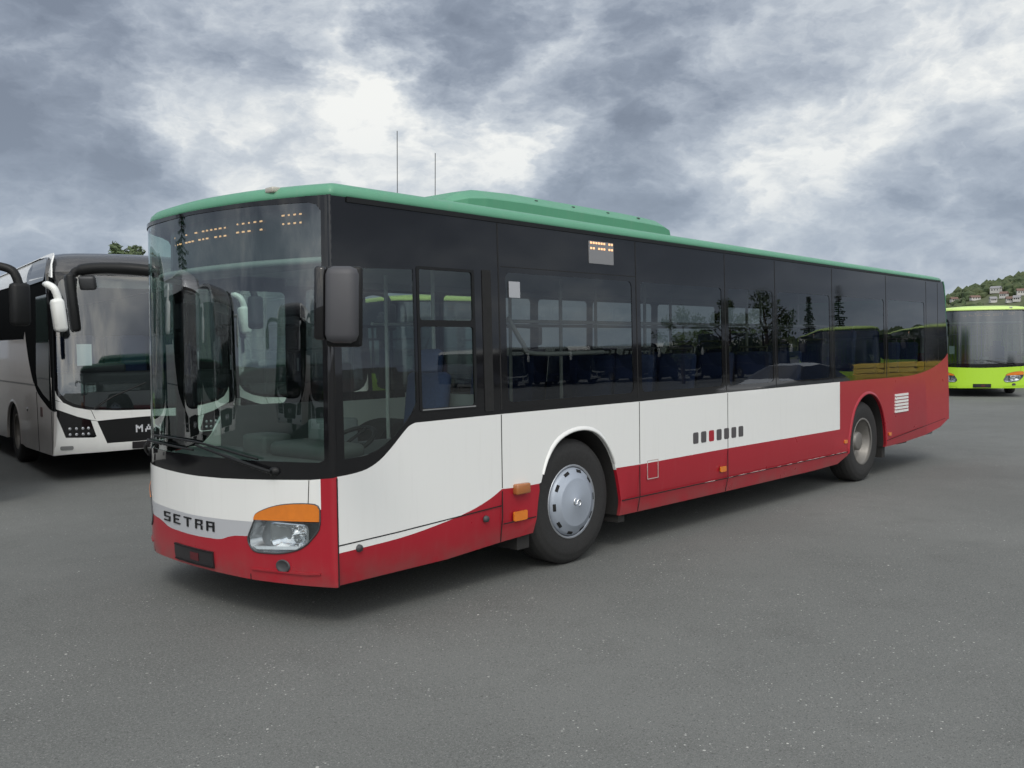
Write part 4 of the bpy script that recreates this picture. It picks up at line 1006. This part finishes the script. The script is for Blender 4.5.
def crates(loc, rz, label):
    root = empty('pallet_stack', loc, rz); tag(root, label, 'pallet stack'); YEL = mat('yellow_timber', (.86, .60, .10), .7, var=.2, scale=3)
    for k in range(6):
        p_ = MB(); z = .21*k
        for x in (-1.9, -.65, .65, 1.9): p_.box((x-.55, -1.0, z+.14), (x+.55, 1.0, z+.18))
        for y in (-.9, 0, .9): p_.box((-2.4, y-.12, z+.0), (2.4, y+.12, z+.139))
        p_.build('pallet', YEL, root)
    return root
crates(mirrored(917, 360, 40), R(75), 'stack of yellow timber pallets mirrored at the rear of the side windows')
def van(loc, rz, label):
    root = empty('delivery_van', loc, rz); tag(root, label, 'van', 'white vans mirrored in the side windows')
    b = MB(); prof = [(-2.9, .35), (-2.95, .8), (-2.75, 1.15), (-2.0, 1.35), (-1.35, 2.3), (-.9, 2.6), (2.9, 2.62), (2.95, .35)]
    b.add([(x, -1, z) for x, z in prof]+[(x, 1, z) for x, z in prof], [list(range(8)), list(range(15, 7, -1))]+[(i, 8+i, 8+(i+1) % 8, (i+1) % 8) for i in range(8)]); b.build('body', WHITE, root)
    w = MB(); w.add([(-2.0, -.9, 1.38), (-1.40, -.9, 2.25), (-1.40, .9, 2.25), (-2.0, .9, 1.38)], [(0, 1, 2, 3)]); 
    w.v = [(x-.03, y, z+.02) for x, y, z in w.v]
    for s in (-1.004, 1.004): w.add([(-1.7, s, 1.4), (-1.1, s, 2.2), (-.4, s, 2.2), (-.4, s, 1.4)], [(0, 1, 2, 3)])
    w.build('window_glass', BLACKG, root)
    for x in (-2.0, 1.8):
        for s in (-1, 1):
            q = MB(); M = Matrix.Translation((x, s*.95, .36)) @ (Matrix.Rotation(math.pi, 4, 'Z') if s > 0 else Matrix.Identity(4)); q.lathe([(.0, -.08), (.22, -.07), (.34, -.08), (.36, -.06), (.36, .12)], 24, M=M); q.build('wheel', RUBBER, root)
    return root
van(mirrored(748, 340, 105), R(35), 'white van mirrored in the middle of the side windows'); van(mirrored(826, 340, 112), R(160), 'white van mirrored farther back in the side windows')

# ------------------------------------------------------------------ wooded hill with houses
def az(u): 
    d = F_+R2*(u-512)/FPX; return math.atan2(d[1], d[0])
AZ_R = az(1024); AZ_L = az(948)
def ridge(a):       # height of the crest 520 m away, by direction
    t = (AZ_L-a)/(AZ_L-AZ_R)
    return float(np.interp(t, [-4, -1.5, -.5, 0, .2, .5, .7, 1., 2., 4., 7., 11, 16], [4, 10, 19, 25, 30, 33, 35, 38.5, 44, 38, 22, 10, 4]))*2.02
hm = MB(); HN = 90; rad = [720, 850, 960, 1090, 1220, 1320, 1420, 1560, 1800]; hf = [0, .10, .28, .56, .84, 1., .97, .8, .3]
a0, a1 = AZ_L+4*(AZ_L-AZ_R), AZ_L-16*(AZ_L-AZ_R); vs = []
for r_, h_ in zip(rad, hf):
    for k in range(HN+1):
        a = a0+(a1-a0)*k/HN; vs.append((CAM[0]+r_*math.cos(a), CAM[1]+r_*math.sin(a), ridge(a)*h_-.3))
hm.add(vs, [(i*(HN+1)+k, i*(HN+1)+k+1, (i+1)*(HN+1)+k+1, (i+1)*(HN+1)+k) for i in range(len(rad)-1) for k in range(HN)], 0, True)
tag(hm.build('hill', mat('hill_grass', (.085, .10, .045), .9, var=.35, scale=.03)), kind='structure')
def woods_mat():
    M = bpy.data.materials.new('far_foliage'); M.use_nodes = True; t = NT(M.node_tree); b = t.n['Principled BSDF']
    tc = t.node('ShaderNodeTexCoord').outputs['Object']
    c = t.mix(t.ramp(t.noise(tc, .06, 4., .6), .35, .65), (.042, .068, .026, 1), (.085, .105, .042, 1))
    c = t.mix(t.math('MULTIPLY', t.ramp(t.noise(tc, .5, 3., .6), .4, .7), .7), c, (.035, .05, .026, 1))
    t.put(b.inputs['Base Color'], c); b.inputs['Roughness'].default_value = .9; return M
HW = mat('house_render', (.52, .51, .49), .8); HR = mat('house_roof_brown', (.16, .10, .08), .8); HR2 = mat('house_roof_grey', (.25, .25, .26), .8); HG = mat('house_window_dark', (.03, .03, .035), .2)
HOUSES = []
def hpix(u, v, lab, w=9., d=8., h=5., roof=HR):
    w, d, h = w*.8, d*.8, h*.8
    dv = F_+R2*(u-512)/FPX+U2*(384-v)/FPX; a = math.atan2(dv[1], dv[0]); k = math.hypot(dv[0], dv[1])
    for r_ in np.arange(800, 1320, 4.):
        if CAM[2]+dv[2]/k*r_ <= ridge(a)*float(np.interp(r_, rad, hf)): break
    z = ridge(a)*float(np.interp(r_, rad, hf)); r_ -= 14; HOUSES.append((a, r_))
    root = empty('hill_house', (CAM[0]+r_*math.cos(a), CAM[1]+r_*math.sin(a), z-1.5), a+R(90)+R(random.uniform(-25, 25))); tag(root, lab, 'house', 'houses on the far hill')
    q = MB(); q.box((-w/2, -d/2, -1), (w/2, d/2, h)); q.build('wall', HW, root)
    q = MB(); q.add([(-w/2-.4, -d/2-.5, h-.1), (w/2+.4, -d/2-.5, h-.1), (w/2+.4, d/2+.5, h-.1), (-w/2-.4, d/2+.5, h-.1), (-w/2-.4, 0, h+2.4), (w/2+.4, 0, h+2.4)], [(0, 1, 5, 4), (2, 3, 4, 5), (0, 4, 3), (1, 2, 5), (0, 3, 2, 1)]); q.build('roof', roof, root)
    for s in (-1, 1):
        for x in (-w*.28, 0, w*.28):
            q = MB(); q.box((x-.6, s*(d/2+.03)-.03, h*.45), (x+.6, s*(d/2+.03)+.03, h*.45+1.4)); q.build('window', HG, root)
random.seed(2)
for a in ((954, 301, 'white house on the far hill, leftmost, beside the bus rear corner', 10, 8, 4), (975, 299, 'brown roofed house low on the far hill, above the lime bus', 12, 8, 3), (996, 292, 'large white house highest on the far hill, left of the clearing', 13, 9, 6, HR2),
          (1004, 297, 'white house just below the large one on the far hill', 9, 8, 5), (993, 301, 'pale house lowest of the middle cluster on the far hill', 8, 7, 4, HR2), (1009, 301, 'small pale house right of the middle cluster on the hill', 7, 7, 4),
          (1021, 294, 'white house on the hill at the right edge of the photo', 10, 8, 5), (1017, 300, 'grey roofed house below the rightmost one on the hill', 8, 7, 4, HR2)): hpix(*a)
rnd = random.Random(11); wd = MB()
ICO = bmesh.new(); bmesh.ops.create_icosphere(ICO, subdivisions=1, radius=1.); iv = [v.co.copy() for v in ICO.verts]; ico_f = [[v.index for v in f.verts] for f in ICO.faces]; ICO.free()
for k in range(15000):
    vis = k < 9500
    a = (AZ_L+.4*(AZ_L-AZ_R)-(AZ_L-AZ_R)*2.6*rnd.random()) if vis else a0+(a1-a0)*rnd.random()
    r_ = rnd.uniform(850, 1345)
    h_ = ridge(a)*float(np.interp(r_, rad, hf))
    t = (AZ_L-a)/(AZ_L-AZ_R)
    clear = r_ < 1190 and math.sin(a*160+r_*.008)+math.sin(a*71) > .9 
    if clear and rnd.random() < .8: continue
    if any(abs(a-ah)*r_ < 11 and rh-75 < r_ < rh+9 for ah, rh in HOUSES): continue
    s = rnd.uniform(1.6, 4.2) if vis else rnd.uniform(4, 8); x, y = CAM[0]+r_*math.cos(a), CAM[1]+r_*math.sin(a)
    wd.add([(x+v.x*s*rnd.uniform(.7, 1.2), y+v.y*s*rnd.uniform(.7, 1.2), h_+s*.5+v.z*s*rnd.uniform(.7, 1.25)) for v in iv], ico_f, 0, False)
tag(wd.build('hill_woods', woods_mat()), 'dark green woods covering the far hill', 'woods', kind='stuff')
